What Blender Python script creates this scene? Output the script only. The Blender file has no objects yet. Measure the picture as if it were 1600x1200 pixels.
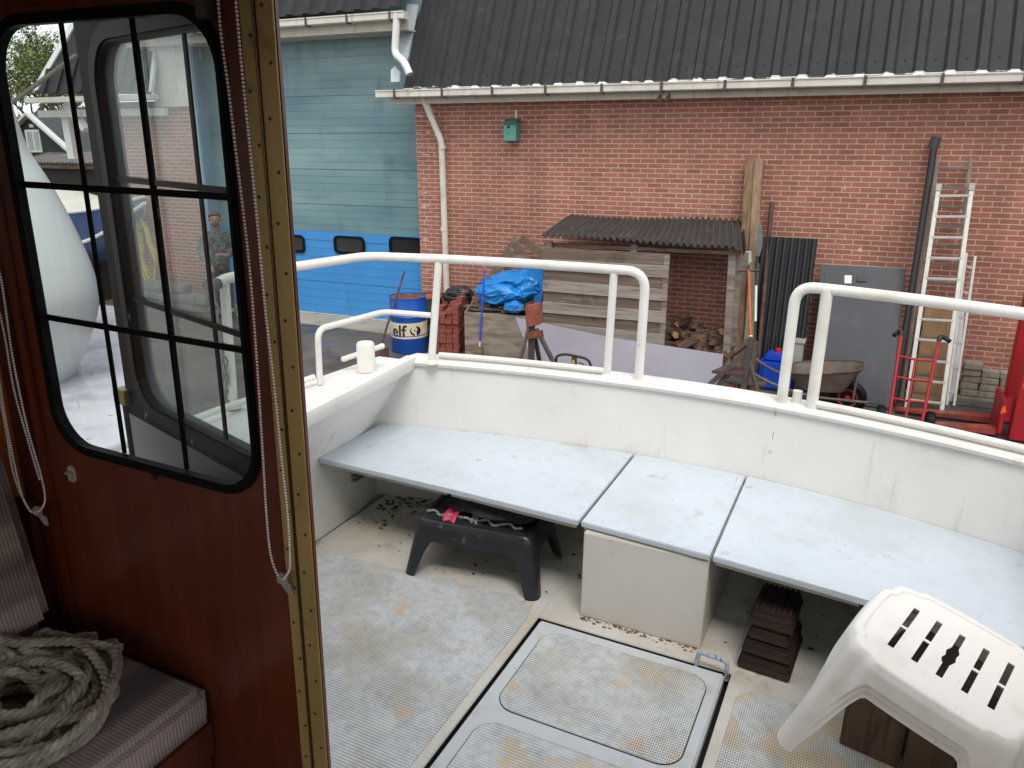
import bpy, bmesh, math, random
from mathutils import Vector as V, Matrix, noise
random.seed(7)
C = bpy.context.scene.collection
sc = bpy.context.scene

# ------------------------------------------------------------------ camera, frames, light
H = 3.27            # eye height above the yard
RW = Matrix(((0.91713205, 0.12004821, -0.3800753), (0.39858222, -0.27864294, 0.87377934), (-0.00100966, -0.95286229, -0.30340145)))
def _boat_axes():
    n = V((738-800, 4375-600, 1202.)).normalized(); up = -n
    a = V((1410-800, 205-600, 1202.)).normalized()
    y = (a-up*a.dot(up)).normalized(); x = y.cross(up)
    return Matrix((x, y, up))
RB = _boat_axes()
S = 1.75            # eye height above the cockpit floor
BM4 = Matrix.Translation((0, 0, H)) @ (RW @ RB.transposed()).to_4x4() @ Matrix.Translation((0, 0, -S))

cam_d = bpy.data.cameras.new('camera'); cam = bpy.data.objects.new('camera', cam_d); C.objects.link(cam)
cam_d.sensor_width = 36; cam_d.lens = 36*1202/1600; cam_d.clip_start = 0.05; cam_d.clip_end = 2000
r = RW @ V((1, 0, 0)); u = -(RW @ V((0, 1, 0))); b = -(RW @ V((0, 0, 1)))
cam.matrix_world = Matrix(((r.x, u.x, b.x, 0), (r.y, u.y, b.y, 0), (r.z, u.z, b.z, H), (0, 0, 0, 1)))
sc.camera = cam

SUN_EL, SUN_AZ = math.radians(58), math.radians(150)   # azimuth clockwise from +Y
w = bpy.data.worlds.new('World'); sc.world = w; w.use_nodes = True
nt = w.node_tree; nt.nodes.clear()
out = nt.nodes.new('ShaderNodeOutputWorld'); bg = nt.nodes.new('ShaderNodeBackground'); bg.inputs[1].default_value = 0.13
sky = nt.nodes.new('ShaderNodeTexSky'); sky.sky_type = 'NISHITA'; sky.sun_disc = False
sky.sun_elevation = SUN_EL; sky.sun_rotation = SUN_AZ; sky.air_density = 1.0; sky.dust_density = 2.5
tc = nt.nodes.new('ShaderNodeTexCoord'); cn = nt.nodes.new('ShaderNodeTexNoise'); cn.inputs['Scale'].default_value = 2.6; cn.inputs['Detail'].default_value = 7
cr = nt.nodes.new('ShaderNodeValToRGB'); cr.color_ramp.elements[0].position = 0.30; cr.color_ramp.elements[1].position = 0.52
mx = nt.nodes.new('ShaderNodeMix'); mx.data_type = 'RGBA'; mx.inputs[7].default_value = (7.0, 7.1, 7.3, 1)
nt.links.new(tc.outputs['Generated'], cn.inputs['Vector']); nt.links.new(cn.outputs['Fac'], cr.inputs['Fac'])
nt.links.new(cr.outputs['Color'], mx.inputs[0]); nt.links.new(sky.outputs['Color'], mx.inputs[6])
nt.links.new(mx.outputs[2], bg.inputs[0]); nt.links.new(bg.outputs[0], out.inputs[0])
sd = bpy.data.lights.new('sun', 'SUN'); sd.energy = 1.3; sd.angle = math.radians(25); sd.color = (1, 0.97, 0.93)
so = bpy.data.objects.new('sun', sd); C.objects.link(so)
_d = V((math.sin(SUN_AZ)*math.cos(SUN_EL), math.cos(SUN_AZ)*math.cos(SUN_EL), math.sin(SUN_EL)))
so.rotation_euler = _d.to_track_quat('Z', 'Y').to_euler(); so.location = _d*30
sc.view_settings.view_transform = 'Standard'; sc.view_settings.look = 'None'; sc.view_settings.exposure = 0.7; sc.view_settings.gamma = 1
sc.cycles.max_bounces = 8; sc.cycles.transparent_max_bounces = 16; sc.cycles.use_denoising = True
sc.cycles.caustics_reflective = False; sc.cycles.caustics_refractive = False; sc.cycles.sample_clamp_indirect = 6

# ------------------------------------------------------------------ measuring helpers (points of the place from the survey of the view)
def ray(px, py): return RW @ V((px-800, py-600, 1202.))
def rayb(px, py): return RB @ V((px-800, py-600, 1202.))
def W(px, py, Y):
    d = ray(px, py); q = d*(Y/d.y); q.z += H; return q
def WX(px, py, X):
    d = ray(px, py); q = d*(X/d.x); q.z += H; return q
def G(px, py, z=0.0):
    d = ray(px, py); q = d*((z-H)/d.z); q.z = z; return q
def BZ(px, py, z=0.0):
    d = rayb(px, py); q = d*((z-S)/d.z); q.z = z; return q
def BY(px, py, y):
    d = rayb(px, py); q = d*(y/d.y); q.z += S; return q
def BX(px, py, x):
    d = rayb(px, py); q = d*(x/d.x); q.z += S; return q

# ------------------------------------------------------------------ object helpers
OFF = {}
def obj(name, bm, mat, parent=None, smooth=False, label=None, base=None, mats=None):
    """link a bmesh as ONE mesh object; geometry is given in frame coordinates"""
    off = OFF[parent] if parent is not None else (base if base is not None else V())
    bmesh.ops.translate(bm, verts=bm.verts, vec=-off)
    bmesh.ops.recalc_face_normals(bm, faces=bm.faces)
    me = bpy.data.meshes.new(name); bm.to_mesh(me); bm.free()
    for m in (mats or [mat]): me.materials.append(m)
    if smooth:
        for p in me.polygons: p.use_smooth = True
        try: me.set_sharp_from_angle(angle=math.radians(40))
        except Exception: pass
    o = bpy.data.objects.new(name, me); C.objects.link(o)
    if parent is not None: o.parent = parent
    OFF[o] = off
    if label: o['label'] = label
    return o
def tag(o, label, cat, group=None):
    o['label'] = label; o['category'] = cat
    if group: o['group'] = group
    return o
def frame(b, fr):
    b = V(b)
    return (BM4 @ Matrix.Translation(b)) if fr == 'b' else Matrix.Translation(b)
def thing(name, label, cat, base, fr='w', group=None):
    o = bpy.data.objects.new(name, None); C.objects.link(o); o.empty_display_size = 0.1
    o.matrix_world = frame(base, fr); OFF[o] = V(base)
    return tag(o, label, cat, group)
def solo(name, bm, mat, label, cat, base, fr='w', group=None, smooth=False, mats=None):
    o = obj(name, bm, mat, None, smooth, base=V(base), mats=mats); o.matrix_world = frame(base, fr)
    return tag(o, label, cat, group)
def struct(name, bm, mat, smooth=False):
    o = obj(name, bm, mat, None, smooth); o['kind'] = 'structure'; return o
def copy_tree(o, parent=None):
    c = o.copy(); C.objects.link(c)
    if parent is not None: c.parent = parent
    for ch in list(o.children): copy_tree(ch, c)
    return c
def nb(): return bmesh.new()

def box(bm, c, s, rot=None, bev=0.0):
    c = V(c); m = Matrix.Translation(c) @ (rot.to_4x4() if rot is not None else Matrix()) @ Matrix.Diagonal((s[0], s[1], s[2], 1))
    r = bmesh.ops.create_cube(bm, size=1, matrix=m)
    if bev > 0:
        es = list({e for v in r['verts'] for e in v.link_edges})
        bmesh.ops.bevel(bm, geom=es, offset=bev, segments=2, affect='EDGES', clamp_overlap=True)
def bx(bm, x0, x1, y0, y1, z0, z1, bev=0.0):
    box(bm, ((x0+x1)/2, (y0+y1)/2, (z0+z1)/2), (abs(x1-x0), abs(y1-y0), abs(z1-z0)), None, bev)
def basis_of(d, up=V((0, 0, 1))):
    d = d.normalized()
    x = d.cross(up)
    if x.length < 1e-4: x = d.cross(V((0, 1, 0)))
    x.normalize(); y = x.cross(d).normalized()
    return x, y, d
def beam(bm, a, b, wd, th, up=V((0, 0, 1)), bev=0.0):
    a = V(a); b = V(b); x, y, d = basis_of(b-a, up)
    box(bm, (a+b)/2, (wd, th, (b-a).length), Matrix((x, y, d)).transposed(), bev)
def tube(bm, pts, r, n=10, closed=False, rs=None):
    pts = [V(p) for p in pts]; N = len(pts); rings = []
    t0 = (pts[1]-pts[0]).normalized(); x, y, _ = basis_of(t0)
    pt = t0
    for i, p in enumerate(pts):
        if closed: t = (pts[(i+1) % N]-pts[i-1]).normalized()
        elif i == 0: t = t0
        elif i == N-1: t = (pts[-1]-pts[-2]).normalized()
        else: t = ((pts[i+1]-p).normalized()+(p-pts[i-1]).normalized()).normalized()
        q = pt.rotation_difference(t); x = q @ x; y = q @ y; pt = t
        k = rs[i] if rs else r
        sc_ = 1.0
        rings.append([bm.verts.new(p+(x*math.cos(a)+y*math.sin(a))*k) for a in [2*math.pi*j/n for j in range(n)]])
    for i in range(N if closed else N-1):
        A = rings[i]; B = rings[(i+1) % N]
        for j in range(n): bm.faces.new((A[j], A[(j+1) % n], B[(j+1) % n], B[j]))
    if not closed:
        bm.faces.new(rings[0][::-1]); bm.faces.new(rings[-1])
def fillet(pts, r, k=6):
    pts = [V(p) for p in pts]; o = [pts[0]]
    for i in range(1, len(pts)-1):
        a, b, c = pts[i-1], pts[i], pts[i+1]
        rr = min(r, (a-b).length*.45, (c-b).length*.45)
        p0 = b+(a-b).normalized()*rr; p1 = b+(c-b).normalized()*rr
        for j in range(k+1):
            t = j/k; o.append(p0*(1-t)**2+b*2*t*(1-t)+p1*t*t)
    o.append(pts[-1]); return o
def lathe(bm, prof, n, c, ax=V((0, 0, 1))):
    c = V(c); x, y, d = basis_of(V(ax), V((0, 1, 0)) if abs(V(ax).normalized().z) > .9 else V((0, 0, 1))); R = []
    for (r, z) in prof:
        R.append([bm.verts.new(c+d*z+(x*math.cos(2*math.pi*j/n)+y*math.sin(2*math.pi*j/n))*max(r, 1e-4)) for j in range(n)])
    for i in range(len(R)-1):
        for j in range(n): bm.faces.new((R[i][j], R[i][(j+1) % n], R[i+1][(j+1) % n], R[i+1][j]))
    bm.faces.new(R[0][::-1]); bm.faces.new(R[-1])
def prism(bm, pts, vec, bev=0.0):
    pts = [V(p) for p in pts]; vec = V(vec)
    A = [bm.verts.new(p) for p in pts]; B = [bm.verts.new(p+vec) for p in pts]; n = len(pts)
    fs = [bm.faces.new(A), bm.faces.new(B[::-1])]
    for i in range(n): fs.append(bm.faces.new((A[i], B[i], B[(i+1) % n], A[(i+1) % n])))
    if bev > 0:
        bmesh.ops.bevel(bm, geom=list({e for f in fs for e in f.edges}), offset=bev, segments=2, affect='EDGES', clamp_overlap=True)
def ring_plate(bm, outer, inner, vec):
    vec = V(vec); n = len(outer)
    L = [[bm.verts.new(V(p)+k) for p in P] for P in (outer, inner) for k in (V(), vec)]
    o0, o1, i0, i1 = L
    for i in range(n):
        j = (i+1) % n
        bm.faces.new((o0[i], o0[j], i0[j], i0[i])); bm.faces.new((o1[i], i1[i], i1[j], o1[j]))
        bm.faces.new((o0[i], o1[i], o1[j], o0[j])); bm.faces.new((i0[i], i0[j], i1[j], i1[i]))
def rrect(w2, h2, r, k=8):
    o = []
    for cx, cy, a0 in ((w2-r, h2-r, 0), (-w2+r, h2-r, 90), (-w2+r, -h2+r, 180), (w2-r, -h2+r, 270)):
        for j in range(k+1):
            a = math.radians(a0+90*j/k); o.append((cx+r*math.cos(a), cy+r*math.sin(a)))
    return o
def gridmesh(bm, fn, nu, nv, closed_u=False):
    R = [[bm.verts.new(fn(i/(nu if closed_u else nu-1), j/(nv-1))) for j in range(nv)] for i in range(nu)]
    for i in range(nu if closed_u else nu-1):
        for j in range(nv-1):
            bm.faces.new((R[i][j], R[(i+1) % nu][j], R[(i+1) % nu][j+1], R[i][j+1]))
    return R
def solidify(bm, t):
    bmesh.ops.recalc_face_normals(bm, faces=bm.faces)
    bmesh.ops.solidify(bm, geom=bm.faces[:], thickness=t)
def sheet_profile(bm, prof, o, udir, vdir, ndir, vlen, t=0.004, vsteps=1, sag=None):
    """a corrugated sheet: prof = [(u, height)], swept along vdir"""
    o = V(o); R = []
    for (u_, h_) in prof:
        R.append([bm.verts.new(o+udir*u_+ndir*h_+vdir*(vlen*k/vsteps)+(sag(u_, k/vsteps) if sag else V())) for k in range(vsteps+1)])
    for i in range(len(R)-1):
        for k in range(vsteps): bm.faces.new((R[i][k], R[i+1][k], R[i+1][k+1], R[i][k+1]))
    solidify(bm, t)
def sph(bm, c, r, u_=8, v_=6, scale=None, rot=None):
    m = Matrix.Translation(V(c)) @ (rot.to_4x4() if rot is not None else Matrix()) @ Matrix.Diagonal((*(scale or (1, 1, 1)), 1))
    bmesh.ops.create_uvsphere(bm, u_segments=u_, v_segments=v_, radius=r, matrix=m)
def skin(verts, edges, root=0, sub=2):
    me = bpy.data.meshes.new('skin'); me.from_pydata([v[0] for v in verts], edges, [])
    o = bpy.data.objects.new('skin', me); C.objects.link(o)
    m = o.modifiers.new('s', 'SKIN'); m.use_smooth_shade = True; m.branch_smoothing = 0.5
    s2 = o.modifiers.new('u', 'SUBSURF'); s2.levels = sub; s2.render_levels = sub
    for i, v in enumerate(verts):
        rr = v[1] if isinstance(v[1], tuple) else (v[1], v[1])
        me.skin_vertices[0].data[i].radius = rr; me.skin_vertices[0].data[i].use_root = (i == root)
    dg = bpy.context.evaluated_depsgraph_get(); dg.update()
    bm = nb(); bm.from_object(o, dg)
    bpy.data.objects.remove(o); bpy.data.meshes.remove(me)
    return bm
def jitter(bm, amt, scale, seed=0.0):
    bm.normal_update()
    for v in bm.verts:
        n_ = noise.noise(v.co*scale+V((seed, seed*1.7, 0))); v.co += v.normal*n_*amt

# ------------------------------------------------------------------ materials
def srgb(h):
    h = h.lstrip('#'); c = [int(h[i:i+2], 16)/255 for i in (0, 2, 4)]
    return tuple(x/12.92 if x <= .04045 else ((x+.055)/1.055)**2.4 for x in c)
def M(name, col, rough=.55, metal=0.0, n1=(6, .18), n2=None, dirt=None, dirt2=None, bump=None, st=(1, 1, 1), coat=0.0, spec=.5, rvar=0.0, streak=None, specks=None):
    """noise-varied Principled; dirt = (colour, scale, threshold, softness, amount)"""
    if isinstance(col, str): col = srgb(col)
    m = bpy.data.materials.new(name); m.use_nodes = True; t = m.node_tree; p = t.nodes['Principled BSDF']
    tc = t.nodes.new('ShaderNodeTexCoord'); mp = t.nodes.new('ShaderNodeMapping'); mp.inputs['Scale'].default_value = st
    t.links.new(tc.outputs['Object'], mp.inputs['Vector'])
    def nz(scale, detail=5, vec=mp):
        n = t.nodes.new('ShaderNodeTexNoise'); n.inputs['Scale'].default_value = scale; n.inputs['Detail'].default_value = detail
        n.inputs['Roughness'].default_value = .62
        t.links.new(vec.outputs[0], n.inputs['Vector']); return n
    def ramp(sock, a, b):
        r = t.nodes.new('ShaderNodeMapRange'); r.inputs[1].default_value = a; r.inputs[2].default_value = b; t.links.new(sock, r.inputs[0]); return r.outputs[0]
    def mixc(f, a, b):
        x = t.nodes.new('ShaderNodeMix'); x.data_type = 'RGBA'
        if hasattr(f, 'is_output'): t.links.new(f, x.inputs[0])
        else: x.inputs[0].default_value = f
        for s_, k in ((a, 6), (b, 7)):
            if hasattr(s_, 'is_output'): t.links.new(s_, x.inputs[k])
            else: x.inputs[k].default_value = (*s_, 1)
        return x.outputs[2]
    a = n1[1]
    cur = mixc(ramp(nz(n1[0]).outputs['Fac'], .3, .7), tuple(c*(1-a) for c in col), tuple(min(1, c*(1+a)) for c in col))
    if n2:
        c2 = srgb(n2[0]) if isinstance(n2[0], str) else n2[0]
        cur = mixc(ramp(nz(n2[1], 6).outputs['Fac'], n2[2], n2[3]), cur, c2)
    rs = None
    for dd in (dirt, dirt2):
        if dd:
            dc = srgb(dd[0]) if isinstance(dd[0], str) else dd[0]
            f = ramp(nz(dd[1], 8, tc_map(t, tc, dd[1])).outputs['Fac'], dd[2], dd[2]+dd[3])
            mm = t.nodes.new('ShaderNodeMath'); mm.operation = 'MULTIPLY'; mm.inputs[1].default_value = dd[4]; t.links.new(f, mm.inputs[0])
            cur = mixc(mm.outputs[0], cur, dc)
    for q_ in (streak, specks):
        if q_:
            m3 = t.nodes.new('ShaderNodeMapping'); m3.inputs['Scale'].default_value = q_[1]; m3.inputs['Rotation'].default_value = q_[5] if len(q_) > 5 else (0, 0, 0); t.links.new(tc.outputs['Object'], m3.inputs['Vector'])
            f = ramp(nz(1.0, 6, m3).outputs['Fac'], q_[2], q_[2]+q_[3]); mm = t.nodes.new('ShaderNodeMath'); mm.operation = 'MULTIPLY'; mm.inputs[1].default_value = q_[4]; t.links.new(f, mm.inputs[0])
            cur = mixc(mm.outputs[0], cur, srgb(q_[0]))
    t.links.new(cur, p.inputs['Base Color'])
    p.inputs['Roughness'].default_value = rough; p.inputs['Metallic'].default_value = metal
    p.inputs['Coat Weight'].default_value = coat; p.inputs['Coat Roughness'].default_value = .12; p.inputs['Specular IOR Level'].default_value = spec
    if rvar:
        rr = ramp(nz(4, 4).outputs['Fac'], .35, .65); mr = t.nodes.new('ShaderNodeMapRange')
        mr.inputs[3].default_value = max(.03, rough-rvar); mr.inputs[4].default_value = min(1, rough+rvar); t.links.new(rr, mr.inputs[0]); t.links.new(mr.outputs[0], p.inputs['Roughness'])
    if bump:
        bn = t.nodes.new('ShaderNodeBump'); bn.inputs['Strength'].default_value = bump[1]; bn.inputs['Distance'].default_value = bump[2] if len(bump) > 2 else .01
        t.links.new(nz(bump[0], 4).outputs['Fac'], bn.inputs['Height']); t.links.new(bn.outputs[0], p.inputs['Normal'])
    m['p'] = 1
    return m
def tc_map(t, tc, seed):
    mp = t.nodes.new('ShaderNodeMapping'); mp.inputs['Location'].default_value = (seed*3.1, seed*1.3, seed*.7); t.links.new(tc.outputs['Object'], mp.inputs['Vector']); return mp
def nodes_of(m): return m.node_tree, m.node_tree.nodes['Principled BSDF']

def brick_mat():
    m = bpy.data.materials.new('brick_masonry'); m.use_nodes = True; t = m.node_tree; p = t.nodes['Principled BSDF']; N = t.nodes.new; Lk = t.links.new
    tc = N('ShaderNodeTexCoord'); sp = N('ShaderNodeSeparateXYZ'); cb = N('ShaderNodeCombineXYZ')
    Lk(tc.outputs['Object'], sp.inputs[0]); Lk(sp.outputs[0], cb.inputs[0]); Lk(sp.outputs[2], cb.inputs[1])
    wob = N('ShaderNodeTexNoise'); wob.inputs['Scale'].default_value = 14; wob.inputs['Detail'].default_value = 3; Lk(cb.outputs[0], wob.inputs['Vector'])
    ad = N('ShaderNodeMix'); ad.data_type = 'RGBA'; ad.blend_type = 'LINEAR_LIGHT'; ad.inputs[0].default_value = .0045; Lk(cb.outputs[0], ad.inputs[6]); Lk(wob.outputs['Color'], ad.inputs[7])
    br = N('ShaderNodeTexBrick'); br.inputs['Scale'].default_value = 1; br.inputs['Brick Width'].default_value = .2195; br.inputs['Row Height'].default_value = .0682
    br.inputs['Mortar Size'].default_value = .0078; br.inputs['Mortar Smooth'].default_value = .15; br.inputs['Bias'].default_value = -.1
    br.inputs['Color1'].default_value = (*srgb('#a16455'), 1); br.inputs['Color2'].default_value = (*srgb('#8d5647'), 1); br.inputs['Mortar'].default_value = (*srgb('#b09d89'), 1)
    Lk(ad.outputs[2], br.inputs['Vector'])
    n = N('ShaderNodeTexNoise'); n.inputs['Scale'].default_value = 2.2; n.inputs['Detail'].default_value = 6; Lk(tc.outputs['Object'], n.inputs['Vector'])
    mr = N('ShaderNodeMapRange'); mr.inputs[1].default_value = .3; mr.inputs[2].default_value = .7; mr.inputs[3].default_value = .88; mr.inputs[4].default_value = 1.12; Lk(n.outputs['Fac'], mr.inputs[0])
    md = N('ShaderNodeMapping'); md.inputs['Scale'].default_value = (1.6, 1, .22); Lk(tc.outputs['Object'], md.inputs[0])
    nd = N('ShaderNodeTexNoise'); nd.inputs['Scale'].default_value = 1.0; nd.inputs['Detail'].default_value = 5; Lk(md.outputs[0], nd.inputs['Vector'])
    rd = N('ShaderNodeMapRange'); rd.inputs[1].default_value = .5; rd.inputs[2].default_value = .72; rd.inputs[3].default_value = 1.0; rd.inputs[4].default_value = .82; Lk(nd.outputs['Fac'], rd.inputs[0])
    mm_ = N('ShaderNodeMath'); mm_.operation = 'MULTIPLY'; Lk(mr.outputs[0], mm_.inputs[0]); Lk(rd.outputs[0], mm_.inputs[1]); mr = mm_
    hs = N('ShaderNodeHueSaturation'); Lk(br.outputs['Color'], hs.inputs['Color']); Lk(mr.outputs[0], hs.inputs['Value'])
    f = N('ShaderNodeTexNoise'); f.inputs['Scale'].default_value = 60; f.inputs['Detail'].default_value = 4; Lk(tc.outputs['Object'], f.inputs['Vector'])
    mf = N('ShaderNodeMapRange'); mf.inputs[1].default_value = .3; mf.inputs[2].default_value = .75; mf.inputs[3].default_value = .85; mf.inputs[4].default_value = 1.15; Lk(f.outputs['Fac'], mf.inputs[0])
    h2 = N('ShaderNodeHueSaturation'); Lk(hs.outputs[0], h2.inputs['Color']); Lk(mf.outputs[0], h2.inputs['Value'])
    # lime bloom near the corner by the big door, and scattered chips
    mpw = N('ShaderNodeMapping'); mpw.inputs['Scale'].default_value = (5, 5, 15); Lk(tc.outputs['Object'], mpw.inputs['Vector'])
    e = N('ShaderNodeTexNoise'); e.inputs['Scale'].default_value = 1.0; e.inputs['Detail'].default_value = 8; Lk(mpw.outputs[0], e.inputs['Vector'])
    near = N('ShaderNodeMapRange'); near.inputs[1].default_value = .1; near.inputs[2].default_value = 1.1; near.inputs[3].default_value = .12; near.inputs[4].default_value = -.06; ab = N('ShaderNodeMath'); ab.operation = 'ABSOLUTE'; Lk(sp.outputs[0], ab.inputs[0]); Lk(ab.outputs[0], near.inputs[0])
    s_ = N('ShaderNodeMath'); s_.operation = 'ADD'; Lk(e.outputs['Fac'], s_.inputs[0]); Lk(near.outputs[0], s_.inputs[1])
    me_ = N('ShaderNodeMapRange'); me_.inputs[1].default_value = .66; me_.inputs[2].default_value = .76; me_.inputs[4].default_value = .6; Lk(s_.outputs[0], me_.inputs[0])
    x = N('ShaderNodeMix'); x.data_type = 'RGBA'; x.inputs[7].default_value = (*srgb('#c9b8b0'), 1); Lk(me_.outputs[0], x.inputs[0]); Lk(h2.outputs[0], x.inputs[6])
    ch = N('ShaderNodeTexNoise'); ch.inputs['Scale'].default_value = 7.5; ch.inputs['Detail'].default_value = 5; mc = N('ShaderNodeMapping'); mc.inputs['Location'].default_value = (3, 9, 4); Lk(tc.outputs['Object'], mc.inputs[0]); Lk(mc.outputs[0], ch.inputs['Vector'])
    rc_ = N('ShaderNodeMapRange'); rc_.inputs[1].default_value = .725; rc_.inputs[2].default_value = .745; rc_.inputs[4].default_value = .7; Lk(ch.outputs['Fac'], rc_.inputs[0])
    x2 = N('ShaderNodeMix'); x2.data_type = 'RGBA'; x2.inputs[7].default_value = (*srgb('#cdbdb2'), 1); Lk(rc_.outputs[0], x2.inputs[0]); Lk(x.outputs[2], x2.inputs[6]); x = x2
    Lk(x.outputs[2], p.inputs['Base Color']); p.inputs['Roughness'].default_value = .85
    bp = N('ShaderNodeBump'); bp.inputs['Strength'].default_value = .6; bp.inputs['Distance'].default_value = .008; bp.invert = True; Lk(br.outputs['Fac'], bp.inputs['Height'])
    b2 = N('ShaderNodeBump'); b2.inputs['Strength'].default_value = .3; b2.inputs['Distance'].default_value = .004; Lk(f.outputs['Fac'], b2.inputs['Height']); Lk(bp.outputs[0], b2.inputs['Normal'])
    Lk(b2.outputs[0], p.inputs['Normal'])
    return m
def nonskid_mat(name, worn):
    m = bpy.data.materials.new(name); m.use_nodes = True; t = m.node_tree; p = t.nodes['Principled BSDF']; N = t.nodes.new; Lk = t.links.new
    tc = N('ShaderNodeTexCoord'); sp = N('ShaderNodeSeparateXYZ'); Lk(tc.outputs['Object'], sp.inputs[0])
    def math_(op, a, b=None):
        n = N('ShaderNodeMath'); n.operation = op
        for i, s in enumerate((a, b)):
            if s is None: continue
            if hasattr(s, 'is_output'): Lk(s, n.inputs[i])
            else: n.inputs[i].default_value = s
        return n.outputs[0]
    k = 2*math.pi/.0135
    sx = math_('SINE', math_('MULTIPLY', math_('ADD', sp.outputs[0], math_('MULTIPLY', sp.outputs[1], .62)), k))
    sy = math_('SINE', math_('MULTIPLY', math_('SUBTRACT', sp.outputs[0], math_('MULTIPLY', sp.outputs[1], .62)), k))
    dots = math_('MULTIPLY', math_('ADD', math_('MULTIPLY', sx, sy), 1.0), .5)
    def nz(s, d=6, off=0.0):
        mp = N('ShaderNodeMapping'); mp.inputs['Location'].default_value = (off, off, 0); Lk(tc.outputs['Object'], mp.inputs[0])
        n = N('ShaderNodeTexNoise'); n.inputs['Scale'].default_value = s; n.inputs['Detail'].default_value = d; n.inputs['Roughness'].default_value = .65; Lk(mp.outputs[0], n.inputs['Vector']); return n.outputs['Fac']
    def rng(s, a, b, c=0., d=1.):
        r = N('ShaderNodeMapRange'); r.inputs[1].default_value = a; r.inputs[2].default_value = b; r.inputs[3].default_value = c; r.inputs[4].default_value = d; Lk(s, r.inputs[0]); return r.outputs[0]
    def mix(f, a, b):
        x = N('ShaderNodeMix'); x.data_type = 'RGBA'; Lk(f, x.inputs[0])
        for s, i in ((a, 6), (b, 7)):
            if hasattr(s, 'is_output'): Lk(s, x.inputs[i])
            else: x.inputs[i].default_value = (*srgb(s), 1)
        return x.outputs[2]
    groove = rng(dots, .5, .3)
    dirty = rng(nz(3.2, 7, 3.3), .40, .58, .35, 1.0)
    col = mix(rng(nz(9), .3, .7), '#cbd1d4', '#dee2e3')
    col = mix(math_('MULTIPLY', rng(nz(30, 5, 9.), .45, .7), .5), col, '#a39b86')
    bare = rng(nz(5.0, 8, 17.), *( (.585, .63) if not worn else (.47, .53)))
    col = mix(math_('MULTIPLY', rng(nz(2.3, 6, 31.), .47, .62), .42), col, '#b2a586')
    col = mix(math_('MULTIPLY', bare, .8), col, '#d8c1a0')
    gcol = mix(rng(nz(6., 5, 5.), .4, .6), '#8a7a56', '#6a6558')
    col = mix(math_('MULTIPLY', groove, math_('MULTIPLY', dirty, .95)), col, gcol)
    specks = rng(nz(85, 3, 2.), .72, .76, 0, .75)
    col = mix(specks, col, '#4a4338')
    Lk(col, p.inputs['Base Color']); p.inputs['Roughness'].default_value = .55
    bp = N('ShaderNodeBump'); bp.inputs['Strength'].default_value = .5; bp.inputs['Distance'].default_value = .003; Lk(rng(dots, .25, .5), bp.inputs['Height']); Lk(bp.outputs[0], p.inputs['Normal'])
    return m
def fabric_mat():
    m = bpy.data.materials.new('striped_fabric'); m.use_nodes = True; t = m.node_tree; p = t.nodes['Principled BSDF']; N = t.nodes.new; Lk = t.links.new
    tc = N('ShaderNodeTexCoord')
    def wave(axis, scale, dist=0.):
        w_ = N('ShaderNodeTexWave'); w_.bands_direction = axis; w_.inputs['Scale'].default_value = scale; w_.inputs['Distortion'].default_value = dist; Lk(tc.outputs['Object'], w_.inputs['Vector']); return w_.outputs['Fac']
    rib = wave('Y', 36, .15)
    mp = N('ShaderNodeMapping'); mp.inputs['Scale'].default_value = (1, .02, 1); Lk(tc.outputs['Object'], mp.inputs[0])
    bn = N('ShaderNodeTexNoise'); bn.inputs['Scale'].default_value = 9; bn.inputs['Detail'].default_value = 1.5; Lk(mp.outputs[0], bn.inputs['Vector'])
    cr_ = N('ShaderNodeValToRGB'); Lk(bn.outputs['Fac'], cr_.inputs['Fac']); el = cr_.color_ramp.elements
    el[0].position = .40; el[0].color = (*srgb('#6a5c58'), 1); el[1].position = .60; el[1].color = (*srgb('#ab9a93'), 1)
    e = el.new(.47); e.color = (*srgb('#7f7070'), 1); e = el.new(.52); e.color = (*srgb('#938278'), 1)
    x = N('ShaderNodeMix'); x.data_type = 'RGBA'; x.blend_type = 'MULTIPLY'; x.inputs[7].default_value = (.62, .60, .58, 1)
    r = N('ShaderNodeMapRange'); r.inputs[1].default_value = .35; r.inputs[2].default_value = .9; r.inputs[4].default_value = .8; Lk(rib, r.inputs[0]); Lk(r.outputs[0], x.inputs[0]); Lk(cr_.outputs[0], x.inputs[6])
    Lk(x.outputs[2], p.inputs['Base Color']); p.inputs['Roughness'].default_value = .85; p.inputs['Sheen Weight'].default_value = .3
    bp = N('ShaderNodeBump'); bp.inputs['Strength'].default_value = .4; bp.inputs['Distance'].default_value = .002; bp.invert = True; Lk(rib, bp.inputs['Height']); Lk(bp.outputs[0], p.inputs['Normal'])
    return m
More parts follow.
